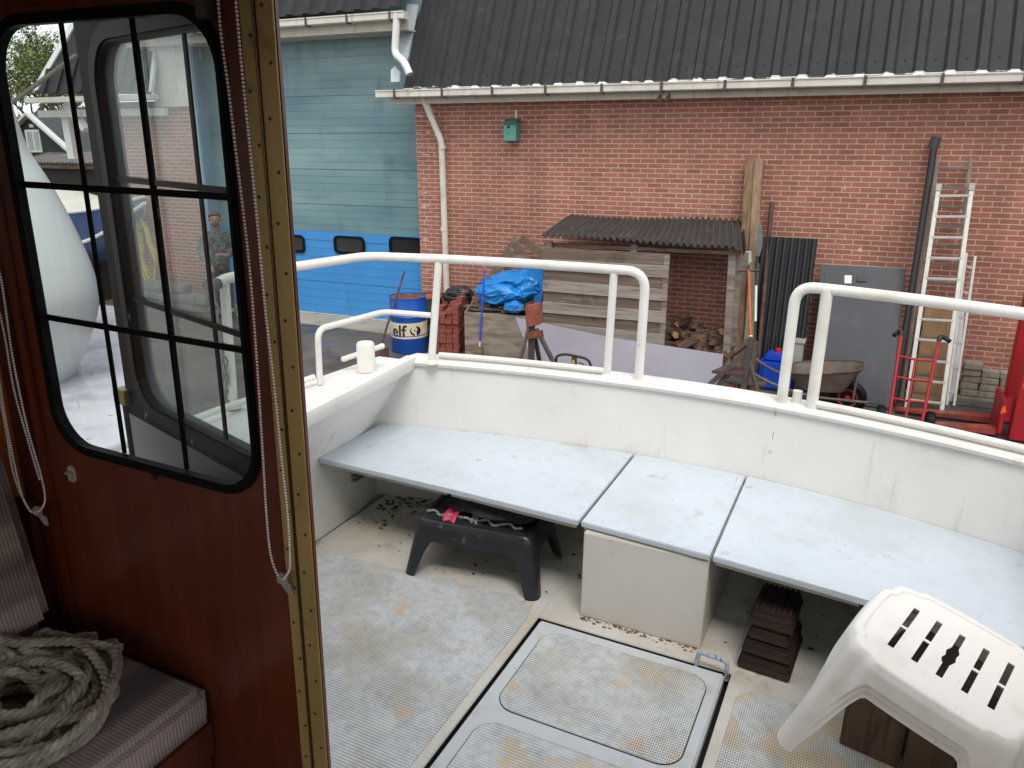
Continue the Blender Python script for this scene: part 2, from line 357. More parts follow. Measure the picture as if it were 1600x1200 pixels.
def glass_mat(name, haze):
    m = bpy.data.materials.new(name); m.use_nodes = True; t = m.node_tree; t.nodes.clear(); N = t.nodes.new; Lk = t.links.new
    o = N('ShaderNodeOutputMaterial'); tr = N('ShaderNodeBsdfTransparent'); gl = N('ShaderNodeBsdfGlossy'); gl.inputs['Roughness'].default_value = .02
    tr.inputs[0].default_value = (.9, .93, .92, 1)
    fr = N('ShaderNodeFresnel'); ge = N('ShaderNodeNewGeometry'); io = N('ShaderNodeMapRange'); io.inputs[3].default_value = 1.45; io.inputs[4].default_value = 1/1.45; Lk(ge.outputs['Backfacing'], io.inputs[0]); Lk(io.outputs[0], fr.inputs[0])
    m1 = N('ShaderNodeMixShader'); Lk(fr.outputs[0], m1.inputs[0]); Lk(tr.outputs[0], m1.inputs[1]); Lk(gl.outputs[0], m1.inputs[2])
    df = N('ShaderNodeBsdfTranslucent'); df.inputs[0].default_value = (.8, .82, .82, 1); d2 = N('ShaderNodeBsdfDiffuse'); d2.inputs[0].default_value = (.8, .82, .82, 1)
    ms = N('ShaderNodeMixShader'); Lk(df.outputs[0], ms.inputs[1]); Lk(d2.outputs[0], ms.inputs[2])
    tc = N('ShaderNodeTexCoord'); mp = N('ShaderNodeMapping'); mp.inputs['Scale'].default_value = (60, 60, 14); Lk(tc.outputs['Object'], mp.inputs[0])
    n = N('ShaderNodeTexNoise'); n.inputs['Scale'].default_value = 1; n.inputs['Detail'].default_value = 4; Lk(mp.outputs[0], n.inputs['Vector'])
    r = N('ShaderNodeMapRange'); r.inputs[1].default_value = .70; r.inputs[2].default_value = .78; r.inputs[4].default_value = .55; Lk(n.outputs['Fac'], r.inputs[0])
    v = N('ShaderNodeTexNoise'); v.inputs['Scale'].default_value = 3; Lk(tc.outputs['Object'], v.inputs['Vector'])
    r2 = N('ShaderNodeMapRange'); r2.inputs[1].default_value = .35; r2.inputs[2].default_value = .7; r2.inputs[3].default_value = haze*.3; r2.inputs[4].default_value = haze; Lk(v.outputs['Fac'], r2.inputs[0])
    a = N('ShaderNodeMath'); a.operation = 'MAXIMUM'; Lk(r.outputs[0], a.inputs[0]); Lk(r2.outputs[0], a.inputs[1])
    m2 = N('ShaderNodeMixShader'); Lk(a.outputs[0], m2.inputs[0]); Lk(m1.outputs[0], m2.inputs[1]); Lk(ms.outputs[0], m2.inputs[2])
    Lk(m2.outputs[0], o.inputs[0]); return m
def water_mat():
    m = M('slip_water', '#3a3c3a', .04, n1=(2, .1), dirt=('#2a2018', 13., .66, .02, .95))
    t, p = nodes_of(m); n = t.nodes.new('ShaderNodeTexNoise'); n.inputs['Scale'].default_value = 5; bn = t.nodes.new('ShaderNodeBump'); bn.inputs['Strength'].default_value = .05
    t.links.new(n.outputs['Fac'], bn.inputs['Height']); t.links.new(bn.outputs[0], p.inputs['Normal']); p.inputs['Specular IOR Level'].default_value = .9
    return m
def plaid_mat():
    m = bpy.data.materials.new('plaid_cloth'); m.use_nodes = True; t = m.node_tree; p = t.nodes['Principled BSDF']; N = t.nodes.new; Lk = t.links.new
    tc = N('ShaderNodeTexCoord'); c = N('ShaderNodeTexChecker'); c.inputs['Scale'].default_value = 8; Lk(tc.outputs['Object'], c.inputs[0])
    c.inputs[1].default_value = (*srgb('#23292b'), 1); c.inputs[2].default_value = (*srgb('#59605f'), 1)
    d = N('ShaderNodeTexChecker'); d.inputs['Scale'].default_value = 23; d.inputs[1].default_value = (*srgb('#2b3032'), 1); d.inputs[2].default_value = (*srgb('#858a86'), 1); Lk(tc.outputs['Object'], d.inputs[0])
    x = N('ShaderNodeMix'); x.data_type = 'RGBA'; x.inputs[0].default_value = .4; Lk(c.outputs[0], x.inputs[6]); Lk(d.outputs[0], x.inputs[7]); Lk(x.outputs[2], p.inputs['Base Color']); p.inputs['Roughness'].default_value = .9
    return m

BRICK = brick_mat()
ROOF = M('dark_roof_sheet', '#292a2c', .6, spec=.25, n1=(3, .12), streak=('#1d1d1f', (2.2, .6, .6), .50, .2, .6), dirt=('#46474a', 5, .56, .2, .5), bump=(40, .15))
GUT = M('aged_white_pvc', '#c9c4b8', .5, n1=(3, .1), dirt=('#8a8270', 6, .55, .2, .5), streak=('#6f6856', (9, 9, 1.2), .60, .1, .5))
FASC = M('cream_fascia_paint', '#bdb7a6', .6, n1=(2, .12), dirt=('#7d7664', 4, .56, .15, .5), streak=('#5f594a', (6, 6, 1.4), .58, .12, .5))
TEAL = M('faded_teal_paint', '#5c7b81', .5, n1=(2.2, .06), n2=('#809b9b', .75, .36, .62), streak=('#3c5960', (2.6, 2.6, .5), .56, .16, .55), specks=('#2b3f46', (14, 14, 2.6), .70, .03, .7), dirt=('#3f626a', 1.6, .55, .2, .5), dirt2=('#38525a', 9., .68, .05, .5), st=(.22, 1, 1.0))
BLUE = M('blue_door_paint', '#3a86c4', .5, n1=(2, .06), dirt=('#3c84bd', 4, .55, .2, .5), streak=('#235f96', (4, 4, .7), .58, .16, .5), specks=('#1d3a55', (22, 22, 6), .72, .03, .6))
BLK = M('black_plastic', '#17181a', .45, n1=(20, .25))
RUBBER = M('black_rubber', '#0c0d0d', .5, n1=(30, .3), spec=.15)
DGLASS = M('dark_window_pane', '#1d1817', .12, n1=(8, .5))
GALV = M('galvanised_metal', '#a9b3b5', .45, metal=.3, n1=(9, .12), dirt=('#d9dedd', 12, .6, .05, .5))
PIPEW = M('white_pipe', '#d8d6d2', .4, n1=(5, .06), dirt=('#8d877b', 9, .6, .15, .4))
CONC = M('wet_concrete_ground', '#5e554c', .5, n1=(.7, .25), n2=('#3b3633', .55, .47, .6), dirt=('#2b2724', 2.2, .6, .1, .5), bump=(30, .3, .01), rvar=.25)
GRASS = M('grass_blades', '#4c6a2a', .8, n1=(4, .4))
GOLD = M('weathered_grey_wood', '#857c72', .8, n1=(1.4, .28), n2=('#6d6156', 1.1, .48, .6), dirt=('#423a33', 2.2, .60, .1, .6), st=(1, 6, 14), bump=(9, .4))
WOODV = M('weathered_post_wood', '#7a6046', .8, n1=(1.4, .3), n2=('#5f4a36', 1.1, .5, .62), dirt=('#4d5a33', 1.4, .62, .1, .5), st=(14, 14, 1), bump=(9, .5))
BROWNW = M('old_brown_wood', '#6b5847', .8, n1=(3, .35), n2=('#8d8073', 2, .5, .65), dirt=('#332a22', 5, .58, .1, .7), st=(1, 5, 5), bump=(12, .4))
PLY = M('weathered_plywood', '#8f8375', .8, n1=(2, .25), n2=('#6f6255', 1.6, .45, .6), dirt=('#55493d', 2.6, .58, .08, .55), st=(1, 1, 5), bump=(14, .25))
TAN = M('tan_board', '#9c7b57', .7, n1=(3, .2), st=(6, 6, 1))
SHEDROOF = M('old_corrugated_roof', '#3c3733', .75, n1=(5, .3), dirt=('#5c5a55', 6, .58, .12, .5), bump=(25, .4))
CORR = M('black_corrugated_sheet', '#1e1e20', .5, n1=(3, .25))
LOG = M('split_firewood', '#76593f', .85, n1=(6, .4), n2=('#3b2f27', 3, .42, .58), bump=(20, .5), st=(1, 4, 4))
LOGP = M('fresh_split_firewood', '#a9845c', .85, n1=(6, .35), n2=('#6a5039', 3, .5, .66), bump=(20, .5), st=(1, 4, 4))
TARP = M('blue_tarpaulin', '#1a79c0', .36, n1=(7, .12), dirt=('#12609f', 9, .55, .15, .4), bump=(13, .5, .012))
BAG = M('black_plastic_bag', '#262a2a', .3, n1=(6, .3), bump=(24, .4, .01))
RBRICK = M('red_paving_brick', '#8a4a3c', .85, n1=(7, .3), n2=('#6b3a30', 5, .5, .65), bump=(40, .4))
GBRICK = M('grey_paver_stone', '#8b8272', .9, n1=(7, .22), dirt=('#5f5d4a', 6, .55, .12, .6), bump=(40, .5))
DBLUE = M('blue_drum_paint', '#164fa3', .35, n1=(4, .12), dirt=('#123a72', 6, .6, .1, .5), dirt2=('#5d3a24', 9, .70, .05, .6))
DGREEN = M('dark_drum_paint', '#2b3233', .5, n1=(4, .2))
RUST = M('rusty_steel', '#6b3c28', .8, n1=(7, .35), n2=('#9b5a30', 5, .52, .66), bump=(30, .4))
RUSTB = M('brown_rusted_paint', '#4a3530', .7, n1=(7, .3), n2=('#6d4a3c', 4, .5, .66), bump=(30, .3))
LABELM = M('cream_label_print', '#cfc2a6', .5, n1=(4, .12), dirt=('#a88a60', 5, .6, .1, .6))
INK = M('black_print', '#151515', .5, n1=(10, .2))
STEEL = M('dull_dark_steel', '#4c4744', .6, metal=.2, n1=(8, .3), dirt=('#6a4a38', 7, .56, .1, .6))
LILAC = M('lilac_grey_panel', '#97939c', .35, n1=(1, .04), dirt=('#86828a', 2, .52, .2, .5), streak=('#6f6a6c', (1.2, 6, 6), .64, .08, .5), specks=('#4a4543', (30, 30, 30), .72, .03, .7))
BLUEP = M('blue_plastic', '#1746b3', .35, n1=(5, .1))
REDP = M('red_plastic', '#b01c22', .4, n1=(5, .1))
ORANGE = M('orange_paint', '#b8532b', .5, n1=(8, .2), dirt=('#6a3a28', 9, .58, .1, .7))
DKGREY = M('dark_grey_panel', '#1e2329', .45, n1=(2, .1), dirt=('#333942', 18, .55, .2, .3), bump=(60, .1), streak=('#3d434b', (5, 5, .8), .54, .2, .5))
DKRIM = M('dark_grey_rim', '#2b2f34', .5, n1=(4, .15))
GREYBOX = M('light_grey_box', '#97948f', .5, n1=(4, .08))
OLIVE = M('worn_barrow_steel', '#5b5148', .7, n1=(6, .25), n2=('#6d4a3c', 4, .5, .66), dirt=('#39352f', 6, .6, .1, .6))
ALU = M('aluminium', '#c2bfb6', .42, metal=.4, n1=(12, .1), dirt=('#8a867b', 9, .6, .1, .4))
ALUD = M('dull_aluminium', '#746e63', .5, metal=.4, n1=(12, .15))
REDM = M('red_machine_paint', '#96161e', .45, n1=(5, .12), dirt=('#5d1a18', 7, .6, .1, .6))
REDF = M('red_fork_paint', '#8d3a2f', .45, n1=(5, .2), n2=('#5f3a2c', 4, .48, .62))
ORNG = M('orange_spray_paint', '#e0551f', .5)
WBOARD = M('white_board', '#c8c8c9', .5, n1=(2, .05))
HOSE = M('yellow_hose', '#b9a93c', .5, n1=(9, .15))
GREENB = M('green_birdbox_paint', '#4f8a7e', .6, n1=(14, .2), dirt=('#2e5750', 12, .58, .1, .6))
BOATW = M('white_boat_paint', '#dad8d2', .42, n1=(3, .04), dirt=('#b7b09f', 3.2, .56, .2, .45), dirt2=('#8b7458', 9., .68, .06, .55), bump=(50, .06), streak=('#a08f6e', (11, 11, 1.3), .59, .16, .5), specks=('#5b4d3c', (70, 70, 70), .735, .02, .8))
CREAM = M('cream_deck_paint', '#d2cec5', .55, n1=(5, .08), n2=('#c0b7a5', 2.4, .45, .62), dirt=('#83704f', 6.5, .60, .1, .6), dirt2=('#3c3026', 12., .655, .03, .85), bump=(60, .1))
RAILW = M('white_rail_paint', '#d9d7cf', .42, n1=(9, .06), dirt=('#b9ae8e', 5, .54, .2, .55), dirt2=('#80603e', 22., .68, .03, .75), bump=(60, .25, .004), specks=('#6b5d48', (90, 90, 60), .70, .03, .7))
BENCHT = M('pale_blue_bench_board', '#bbc3ca', .36, n1=(1.4, .05), n2=('#aeb6bc', 24, .52, .78), dirt=('#a5a7a2', 2.3, .52, .2, .55), dirt2=('#9b8a6a', 6., .64, .1, .6), rvar=.1, streak=('#7f8589', (70, 3.5, 1), .695, .02, .6, (0, 0, .55)), specks=('#3f3a33', (55, 55, 55), .742, .015, .85))
BENCHE = M('worn_board_edge', '#a7a296', .6, n1=(9, .15), dirt=('#6b604f', 10, .6, .1, .6))
LOCKER = M('beige_locker_paint', '#cdc8c0', .5, n1=(3, .05), dirt=('#a89a80', 5, .6, .12, .5), dirt2=('#7a4a2a', 14., .74, .04, .7))
GAPM = M('dark_drain_channel', '#121110', .7, n1=(10, .4), dirt=('#35351f', 14, .58, .1, .7))
DECKB = M('pale_grey_hatch_paint', '#c8cbcb', .5, n1=(6, .05), dirt=('#a09780', 5, .56, .14, .5), dirt2=('#7d6f52', 14., .66, .06, .6), specks=('#3c352b', (60, 60, 60), .72, .02, .8))
NSK = nonskid_mat('grey_nonskid_deck', False)
NSKW = nonskid_mat('worn_tan_nonskid_deck', True)
MAHOG = M('varnished_mahogany', '#642f18', .3, n1=(2, .22), n2=('#522411', 1.6, .42, .70), st=(14, 14, 1), coat=.4, bump=(8, .05))
MAHOGD = M('dark_mahogany_trim', '#401710', .3, n1=(2, .25), st=(14, 14, 1), coat=.4)
TEAKL = M('golden_teak_lining', '#8a4d1d', .35, n1=(2, .22), st=(4, 4, .6), coat=.3)
BRASS = M('tarnished_brass', '#b89f64', .42, metal=.25, n1=(6, .2), n2=('#a58d55', 3, .48, .66), dirt=('#5d5030', 14, .6, .1, .5), st=(1, 1, .5))
SCREW = M('tarnished_screw', '#54452a', .4, metal=.7)
BEAD = M('white_bead', '#dcd8d2', .3, n1=(30, .05))
CLEARP = M('clear_plastic', '#b9b2aa', .15, n1=(10, .1)); CLEARP.node_tree.nodes['Principled BSDF'].inputs['Transmission Weight'].default_value = .35
FABRIC = fabric_mat()
ROPE = M('grey_beige_rope', '#a09a8b', .9, n1=(40, .3), n2=('#857d69', 25, .45, .62), bump=(160, .6, .004))
CHARC = M('charcoal_door_paint', '#15191a', .6, n1=(5, .15), spec=.12, dirt=('#2b3030', 7, .56, .2, .5))
GREYW = M('grey_white_panel', '#a9aba9', .5, n1=(3, .06), dirt=('#4c4d4c', 6, .68, .08, .7))
CHAIRW = M('white_plastic_stool', '#dedad3', .36, n1=(4, .03), dirt=('#bcb3a4', 5, .55, .16, .5), dirt2=('#8f8474', 26., .70, .04, .6), specks=('#5d5446', (70, 70, 70), .715, .02, .7), streak=('#a59c8e', (90, 8, 8), .66, .04, .4, (0, 0, .7)))
STOOLB = M('wet_black_plastic', '#25272a', .3, n1=(9, .25), dirt=('#5b5e61', 22, .62, .04, .5))
TOOLBAG = M('dark_canvas', '#25262a', .8, n1=(12, .3), bump=(30, .4))
PINK = M('pink_rubber', '#c03a5c', .5, n1=(12, .12))
CARVED = M('dark_carved_wood', '#241a14', .65, n1=(5, .3), n2=('#3a261c', 4, .5, .66), dirt=('#211813', 9, .56, .1, .7), st=(1, 6, 6), bump=(30, .4))
PLANKB = M('brown_plank_wood', '#5f4734', .7, n1=(2, .3), n2=('#3e2e22', 2, .48, .62), st=(14, 3, 2), bump=(8, .3))
GLASS_C = glass_mat('cabin_window_glass', .012)
GLASS_D = glass_mat('door_window_glass', .14)
WATER = water_mat(); PLAID = plaid_mat()
JEANS = M('dark_trousers', '#23272d', .9); SKIN = M('skin', '#b98068', .55, n1=(30, .08)); HAIR = M('brown_grey_hair', '#5a4a40', .8, n1=(60, .3))
HULLW = M('white_gelcoat', '#c9cdcb', .25, n1=(.8, .04), dirt=('#9a9d98', 3, .66, .06, .5)); HULLB = M('navy_hull_paint', '#27426b', .35, n1=(4, .2))
TIMB = M('black_timber_boards', '#202a2a', .8, n1=(2, .3), st=(10, 10, .6)); TILE = M('dark_roof_tiles', '#3a3d42', .6, n1=(6, .2)); REDT = M('red_roof_tiles', '#9a4632', .7, n1=(8, .3))
TRIMW = M('white_timber_trim', '#cfcfca', .5, n1=(4, .06)); SOLAR = M('blue_roof_panel', '#5578a5', .2, n1=(1, .15))
CANV = M('pale_boat_cover', '#cfcabd', .7, n1=(2, .12), dirt=('#a08a60', 5, .62, .1, .4))
BARK = M('tree_bark', '#4a3f35', .9, n1=(8, .3)); LEAF = M('spring_leaves', '#6d7a3c', .7, n1=(2, .4)); LEAF.node_tree.nodes['Principled BSDF'].inputs['Subsurface Weight'].default_value = 0
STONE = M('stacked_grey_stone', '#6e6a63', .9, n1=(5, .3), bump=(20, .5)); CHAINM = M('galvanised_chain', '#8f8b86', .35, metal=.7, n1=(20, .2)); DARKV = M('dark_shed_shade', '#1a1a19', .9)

# ================================================================== SETTING
Y0 = 11.4           # the brick front of the workshop
bm = nb()
def gz(x): return .11*max(0, min(1, (-4-x)/3.5))
qa, qb_, qc = G(196, 483, .1), G(238, 600, .1), G(262, 690, .1)
edge = [(-260, qa.y), (qa.x, qa.y), (qb_.x, qb_.y), (qc.x, qc.y), (-4.2, 4.35), (-2.5, 4.3), (60, 4.3), (260, 4.3)]
top = [(x, 400) for x, y in edge]
A = [bm.verts.new((x, y, gz(x))) for x, y in edge]; Bv = [bm.verts.new((x, y, gz(x))) for x, y in top]; D_ = [bm.verts.new((x, y, -3)) for x, y in edge]
for i in range(len(edge)-1):
    bm.faces.new((A[i], A[i+1], Bv[i+1], Bv[i])); bm.faces.new((D_[i], D_[i+1], A[i+1], A[i]))
ground = struct('ground', bm, CONC)
bm = nb(); bx(bm, -260, 260, -200, 12, -3.2, -.32); water = struct('water', bm, WATER)

bm = nb(); fe = [G(188, 486, .08), G(228, 600, .08), G(252, 690, .08), G(300, 800, .08)]
def floatp(u_, v_):
    k = v_*3; i = min(int(k), 2); p = fe[i].lerp(fe[i+1], k-i); q = V((p.x-7, p.y-1.5, p.z)); r_ = q.lerp(p, u_)
    r_.z = -.02+.012*noise.noise(V((r_.x*2.2, r_.y*2.2, 0)))+.006*noise.noise(V((r_.x*6, r_.y*5, 3))); return r_
gridmesh(bm, floatp, 60, 60)
solidify(bm, -.2)
solo('covered_float', bm, M('wet_white_cover', '#d6d3da', .16, n1=(1.2, .06), n2=('#b9b6bb', 1.1, .5, .64), dirt=('#2c231c', 9., .665, .02, .95), dirt2=('#3a2f26', 26., .70, .02, .9), bump=(3, .2)), 'wet white covered float strewn with dark leaf litter beside the quay', 'float', (-11, 7, -.1), smooth=True)

# ================================================================== WORKSHOP
shop = thing('workshop', 'long brick workshop with a black sheet roof and a tall blue and teal door', 'building', (-6.65, Y0, 0))
bm = nb(); bx(bm, -6.65, 6.5, Y0, Y0+.3, -.4, 3.86); obj('brick_wall', bm, BRICK, shop)
bm = nb(); bx(bm, -13.55, -11.36, Y0, Y0+.3, -.4, 3.95); bx(bm, -13.55, -13.25, Y0+.3, Y0+6, -.4, 3.95); obj('brick_wall', bm, BRICK, shop)
# corrugated trapezoid roof, steep mansard pitch
TH = math.radians(63); vr = V((0, math.cos(TH), math.sin(TH))); nr = V((0, -math.sin(TH), math.cos(TH)))
def trapezoid(x0, x1, pitch=.328, pan=.175, sl=.034, hh=.042):
    o = []; x = 0
    while x < x1-x0:
        for a, h_ in ((0, 0), (pan, 0), (pan+sl, hh), (pitch-sl, hh)):
            if x+a <= x1-x0: o.append((x+a, h_))
        x += pitch
    return o
bm = nb(); sheet_profile(bm, trapezoid(-6.62, 6.9), (-6.62, 11.02, 4.02), V((1, 0, 0)), vr, nr, 4.2, .006)
roof = obj('roof', bm, ROOF, shop)
bm = nb()
for k in range(34):
    c_ = V((-6.62+.0875+.328*k, 11.02, 4.02))+vr*.17+nr*.008
    lathe(bm, [(.009, 0), (.009, .006), (.003, .009)], 8, c_, nr)
obj('roof_screw', bm, BLK, roof)['kind'] = 'stuff'
bm = nb(); sheet_profile(bm, trapezoid(-6.62, 6.9), V((-6.62, 11.02, 4.02))-vr*.013, V((1, 0, 0)), vr, nr, .016, .009); obj('sheet_edge', bm, M('bare_sheet_edge', '#c4c1ba', .6, n1=(9, .2), dirt=('#39342f', 2.6, .47, .05, 1.0)), roof)
bm = nb(); zf1 = W(700, 161.5, 11.16).z; bx(bm, -6.95, 6.9, 11.16, 11.21, zf1, zf1+.2, .004); fas = obj('fascia', bm, FASC, shop)
q = W(1038, 151, 11.155); bm = nb()
for dx in (-.075, .045):
    prism(bm, [V((q.x+dx-.05, 11.156, q.z-.045)), V((q.x+dx+.05, 11.156, q.z-.045)), V((q.x+dx+.03, 11.156, q.z+.05))], (0, -.006, 0))
obj('broken_notch', bm, BROWNW, fas, label='two dark broken notches in the cream fascia')
def gutter(x0, x1, z, y, par, n):
    bm = nb(); prof = [(0, .0), (.0, -.095), (.015, -.108), (.11, -.108), (.125, -.095), (.125, 0)]
    bmx = [[bm.verts.new((x, y+a, z+b_)) for a, b_ in prof] for x in (x0, x1)]
    for i in range(len(prof)-1): bm.faces.new((bmx[0][i], bmx[1][i], bmx[1][i+1], bmx[0][i+1]))
    for R_ in bmx: bm.faces.new(R_)
    bx(bm, x0, x1, y-.012, y+.006, z-.012, z+.006)
    g_ = obj('gutter', bm, GUT, par)
    for k in range(n):
        x = x0+.35+k*(x1-x0-.6)/(n-1); b2 = nb()
        for dz in (0,):
            bx(b2, x-.018, x+.018, y-.014, y-.002, z-.11, z+.012); bx(b2, x-.018, x+.018, y-.014, y+.12, z-.122, z-.109)
        obj('gutter_bracket', b2, STEEL, g_)
    return g_
zg = W(700, 138.5, 10.99).z; gutter(-7.12, 6.9, zg, 10.99, shop, 17)
def pipe(pts, r, par, name='downpipe'):
    bm = nb(); tube(bm, fillet(pts, .09), r, 14)
    o = obj(name, bm, GUT if name == 'downpipe' else PIPEW, par, True)
    return o
pA, pB, pC = W(663, 157, 11.2), W(690, 222, 11.32), W(700, 500, 11.32)
dp = pipe([pA+V((0, -.08, .12)), pA, pB, V((pC.x, 11.32, -.02))], .052, shop)
for py in (230, 358):
    q = W(691 if py == 230 else 694, py, 11.32); bm = nb(); lathe(bm, [(.06, -.03), (.06, .03)], 14, q); obj('pipe_collar', bm, GUT, dp, True)
# tall bay with the sectional door
YD = Y0+.3
bay = nb(); bx(bay, -11.36, -11.28, Y0+.02, YD, .0, 5.3); obj('door_jamb', bay, M('pale_blue_jamb', '#7f9db4', .5, n1=(2, .1)), shop)
bm = nb(); bx(bm, -11.4, -6.6, YD+.06, YD+.1, 4.9, 5.4); bx(bm, -6.66, -6.6, Y0+.31, YD+.6, 3.8, 5.3); obj('lintel', bm, TEAL, shop)
bm = nb(); bx(bm, -11.3, -6.3, Y0-.5, YD+.05, -.25, gz(-8)+.012, .008); obj('door_sill', bm, M('worn_sill_concrete', '#9a9484', .7, n1=(4, .15), dirt=('#5f584a', 5, .55, .1, .6)), shop)
door = None
zb = .13; zsplit = W(550, 364, YD).z
def slats(z0, z1, hh, deep=0.006):
    bm = nb(); z = z0; k = 0
    while z < z1-.01:
        zt = min(z+hh, z1); k += 1; deep = .006 if k % 5 else .014
        prism(bm, [V((-11.3, YD-.0, z)), V((-11.3, YD-deep, z+.004)), V((-11.3, YD-deep, zt-.004)), V((-11.3, YD, zt-.004))], (4.66, 0, 0))
        z = zt
    bx(bm, -11.3, -6.6, YD-.002, YD+.04, z0, z1); return bm
door = obj('sectional_door', slats(zsplit, 5.2, .122), TEAL, shop, label='faded teal upper door panels')
lower = obj('door_panel', slats(zb, zsplit, .1525), BLUE, door, label='bright blue lower door panel')
bm = nb(); bx(bm, -11.3, -6.62, YD-.03, YD+.04, .06, zb); obj('bottom_seal', bm, FASC, door)
for px, py in ((455, 380), (547, 383), (635, 385)):
    q = W(px, py, YD); bm = nb()
    out_ = rrect(.335, .165, .10); inn = rrect(.285, .115, .06)
    ring_plate(bm, [V((q.x+a, YD-.02, q.z+c)) for a, c in out_], [V((q.x+a, YD-.02, q.z+c)) for a, c in inn], (0, -.018, 0))
    wv = obj('door_window', bm, RUBBER, door, True)
    bm = nb(); prism(bm, [V((q.x+a, YD-.018, q.z+c)) for a, c in rrect(.29, .12, .065)], (0, -.006, 0)); obj('window_pane', bm, DGLASS, wv)
# upper eave over the door
q = W(427, 41, 11.1); zu = q.z
bm = nb(); sheet_profile(bm, trapezoid(-12.6, -6.62), (-12.6, 11.1, zu+.13), V((1, 0, 0)), vr, nr, 4.0, .006); obj('roof', bm, ROOF, shop)
gutter(-12.6, -6.55, zu+.07, 11.0, shop, 8)
bm = nb(); bx(bm, -12.5, -6.6, 11.16, 11.2, zu-.17, zu-.03); obj('fascia', bm, FASC, shop)
bm = nb(); bx(bm, -12.5, -6.62, 11.2, YD+.1, zu-.17, zu-.15); obj('soffit', bm, FASC, shop)
pipe([W(621, 24, 11.05)+V((0, 0, .05)), W(617, 84, 11.05), W(632, 97, 10.95), W(640, 116, 10.93)], .058, shop, 'drain_elbow')
# verge trims
def quad_on(pts, Y, th, mat, par, name, label=None):
    bm = nb(); prism(bm, [W(px, py, Y) for px, py in pts], (0, th, 0)); return obj(name, bm, mat, par, label=label)
def slope_pt(px, py):       # a point on the roof slope plane
    d = ray(px, py); p0 = V((0, 11.02, 4.02)); n_ = nr; o = V((0, 0, H)); t_ = (p0-o).dot(n_)/d.dot(n_); return o+d*t_+nr*.05
bm = nb(); prism(bm, [slope_pt(*p) for p in ((638, 9), (656, 10), (639, 96), (622, 88))], -nr*.03, .004); obj('verge_trim', bm, GALV, shop, label='pale galvanised verge strip bent at its lower end')
bm = nb(); prism(bm, [slope_pt(*p) for p in ((613, 112), (619, 106), (627, 114), (626, 130), (613, 131))], -nr*.03); obj('verge_trim', bm, GALV, shop, label='small torn remnant of the verge strip')
# left wing roof, cladding and canopy
zl = 4.02
bm = nb()
e0, e1 = W(53, 150, 11.0), W(236, 148, 11.0)
def lp(px, py): return slope_pt(px, py)-nr*.05
prism(bm, [lp(55, 147), lp(236, 147), lp(247, 58), lp(252, 20), lp(122, 20), lp(112, 60)], nr*.03)
pr = []
for k in range(9): 
    a = lp(70+19*k, 147); beam(bm, a+nr*.05, a+nr*.05+vr*(1.4 if k > 1 else .5), .12, .04, nr)
obj('roof', bm, ROOF, shop, label='black hipped sheet roof end seen through the cabin window')
bm = nb(); prism(bm, [lp(54, 143), lp(62, 143), lp(122, 40), lp(113, 40)], nr*.06); obj('verge_trim', bm, TRIMW, shop); bm = nb(); prism(bm, [lp(236, 146), lp(240, 146), lp(250, 50), lp(246, 50)], nr*.06); obj('verge_trim', bm, TRIMW, shop)
bm = nb(); bx(bm, W(246, 160, Y0).x, -11.3, Y0-.05, Y0+.2, W(270, 167, Y0).z, zu-.15); obj('cladding_panel', bm, GUT, shop, label='plain white cladding panel left of the door')
bm = nb(); a, b_ = W(40, 153, 11.0), W(240, 153, 11.0); bx(bm, a.x, b_.x, 10.98, 11.12, a.z-.1, a.z, .01); bx(bm, a.x, b_.x, 11.2, 11.3, a.z-.36, a.z-.23); obj('gutter', bm, GUT, shop)
bm = nb(); beam(bm, W(104, 163, 11.25), W(135, 203, 11.25), .14, .1); bx(bm, W(95, 150, 11.3).x-.1, W(95, 150, 11.3).x+.08, 11.3, 11.45, 2.9, 3.9); obj('canopy_brace', bm, TRIMW, shop)
bm = nb(); beam(bm, W(15, 163, 10.4), W(119, 86, 10.4), .07, .05); obj('canopy_strut', bm, ALUD, shop)

# ================================================================== YARD THINGS
# bird box
q = W(799, 204, 11.3); bb = thing('bird_box', 'small green bird box hung high on the brick wall', 'bird box', (q.x, 11.38, q.z-.2))
bm = nb(); prism(bm, [V((q.x-.1, 11.39, q.z-.15)), V((q.x-.1, 11.24, q.z-.15)), V((q.x-.1, 11.24, q.z+.1)), V((q.x-.1, 11.39, q.z+.15))], (.2, 0, 0), .004); obj('box', bm, GREENB, bb)
bm = nb(); prism(bm, [V((q.x-.115, 11.39, q.z+.155)), V((q.x-.115, 11.21, q.z+.10)), V((q.x-.115, 11.21, q.z+.12)), V((q.x-.115, 11.39, q.z+.18))], (.23, 0, 0), .003); obj('lid', bm, M('dark_green_lid', '#2f5a50', .6), bb)
bm = nb(); lathe(bm, [(.024, 0), (.024, .006)], 14, (q.x-.02, 11.243, q.z+.05), V((0, -1, 0))); obj('entrance_hole', bm, BLK, bb)
bm = nb(); bx(bm, q.x+.02, q.x+.06, 11.385, 11.40, q.z+.1, q.z+.3); obj('hanging_strip', bm, FASC, bb)

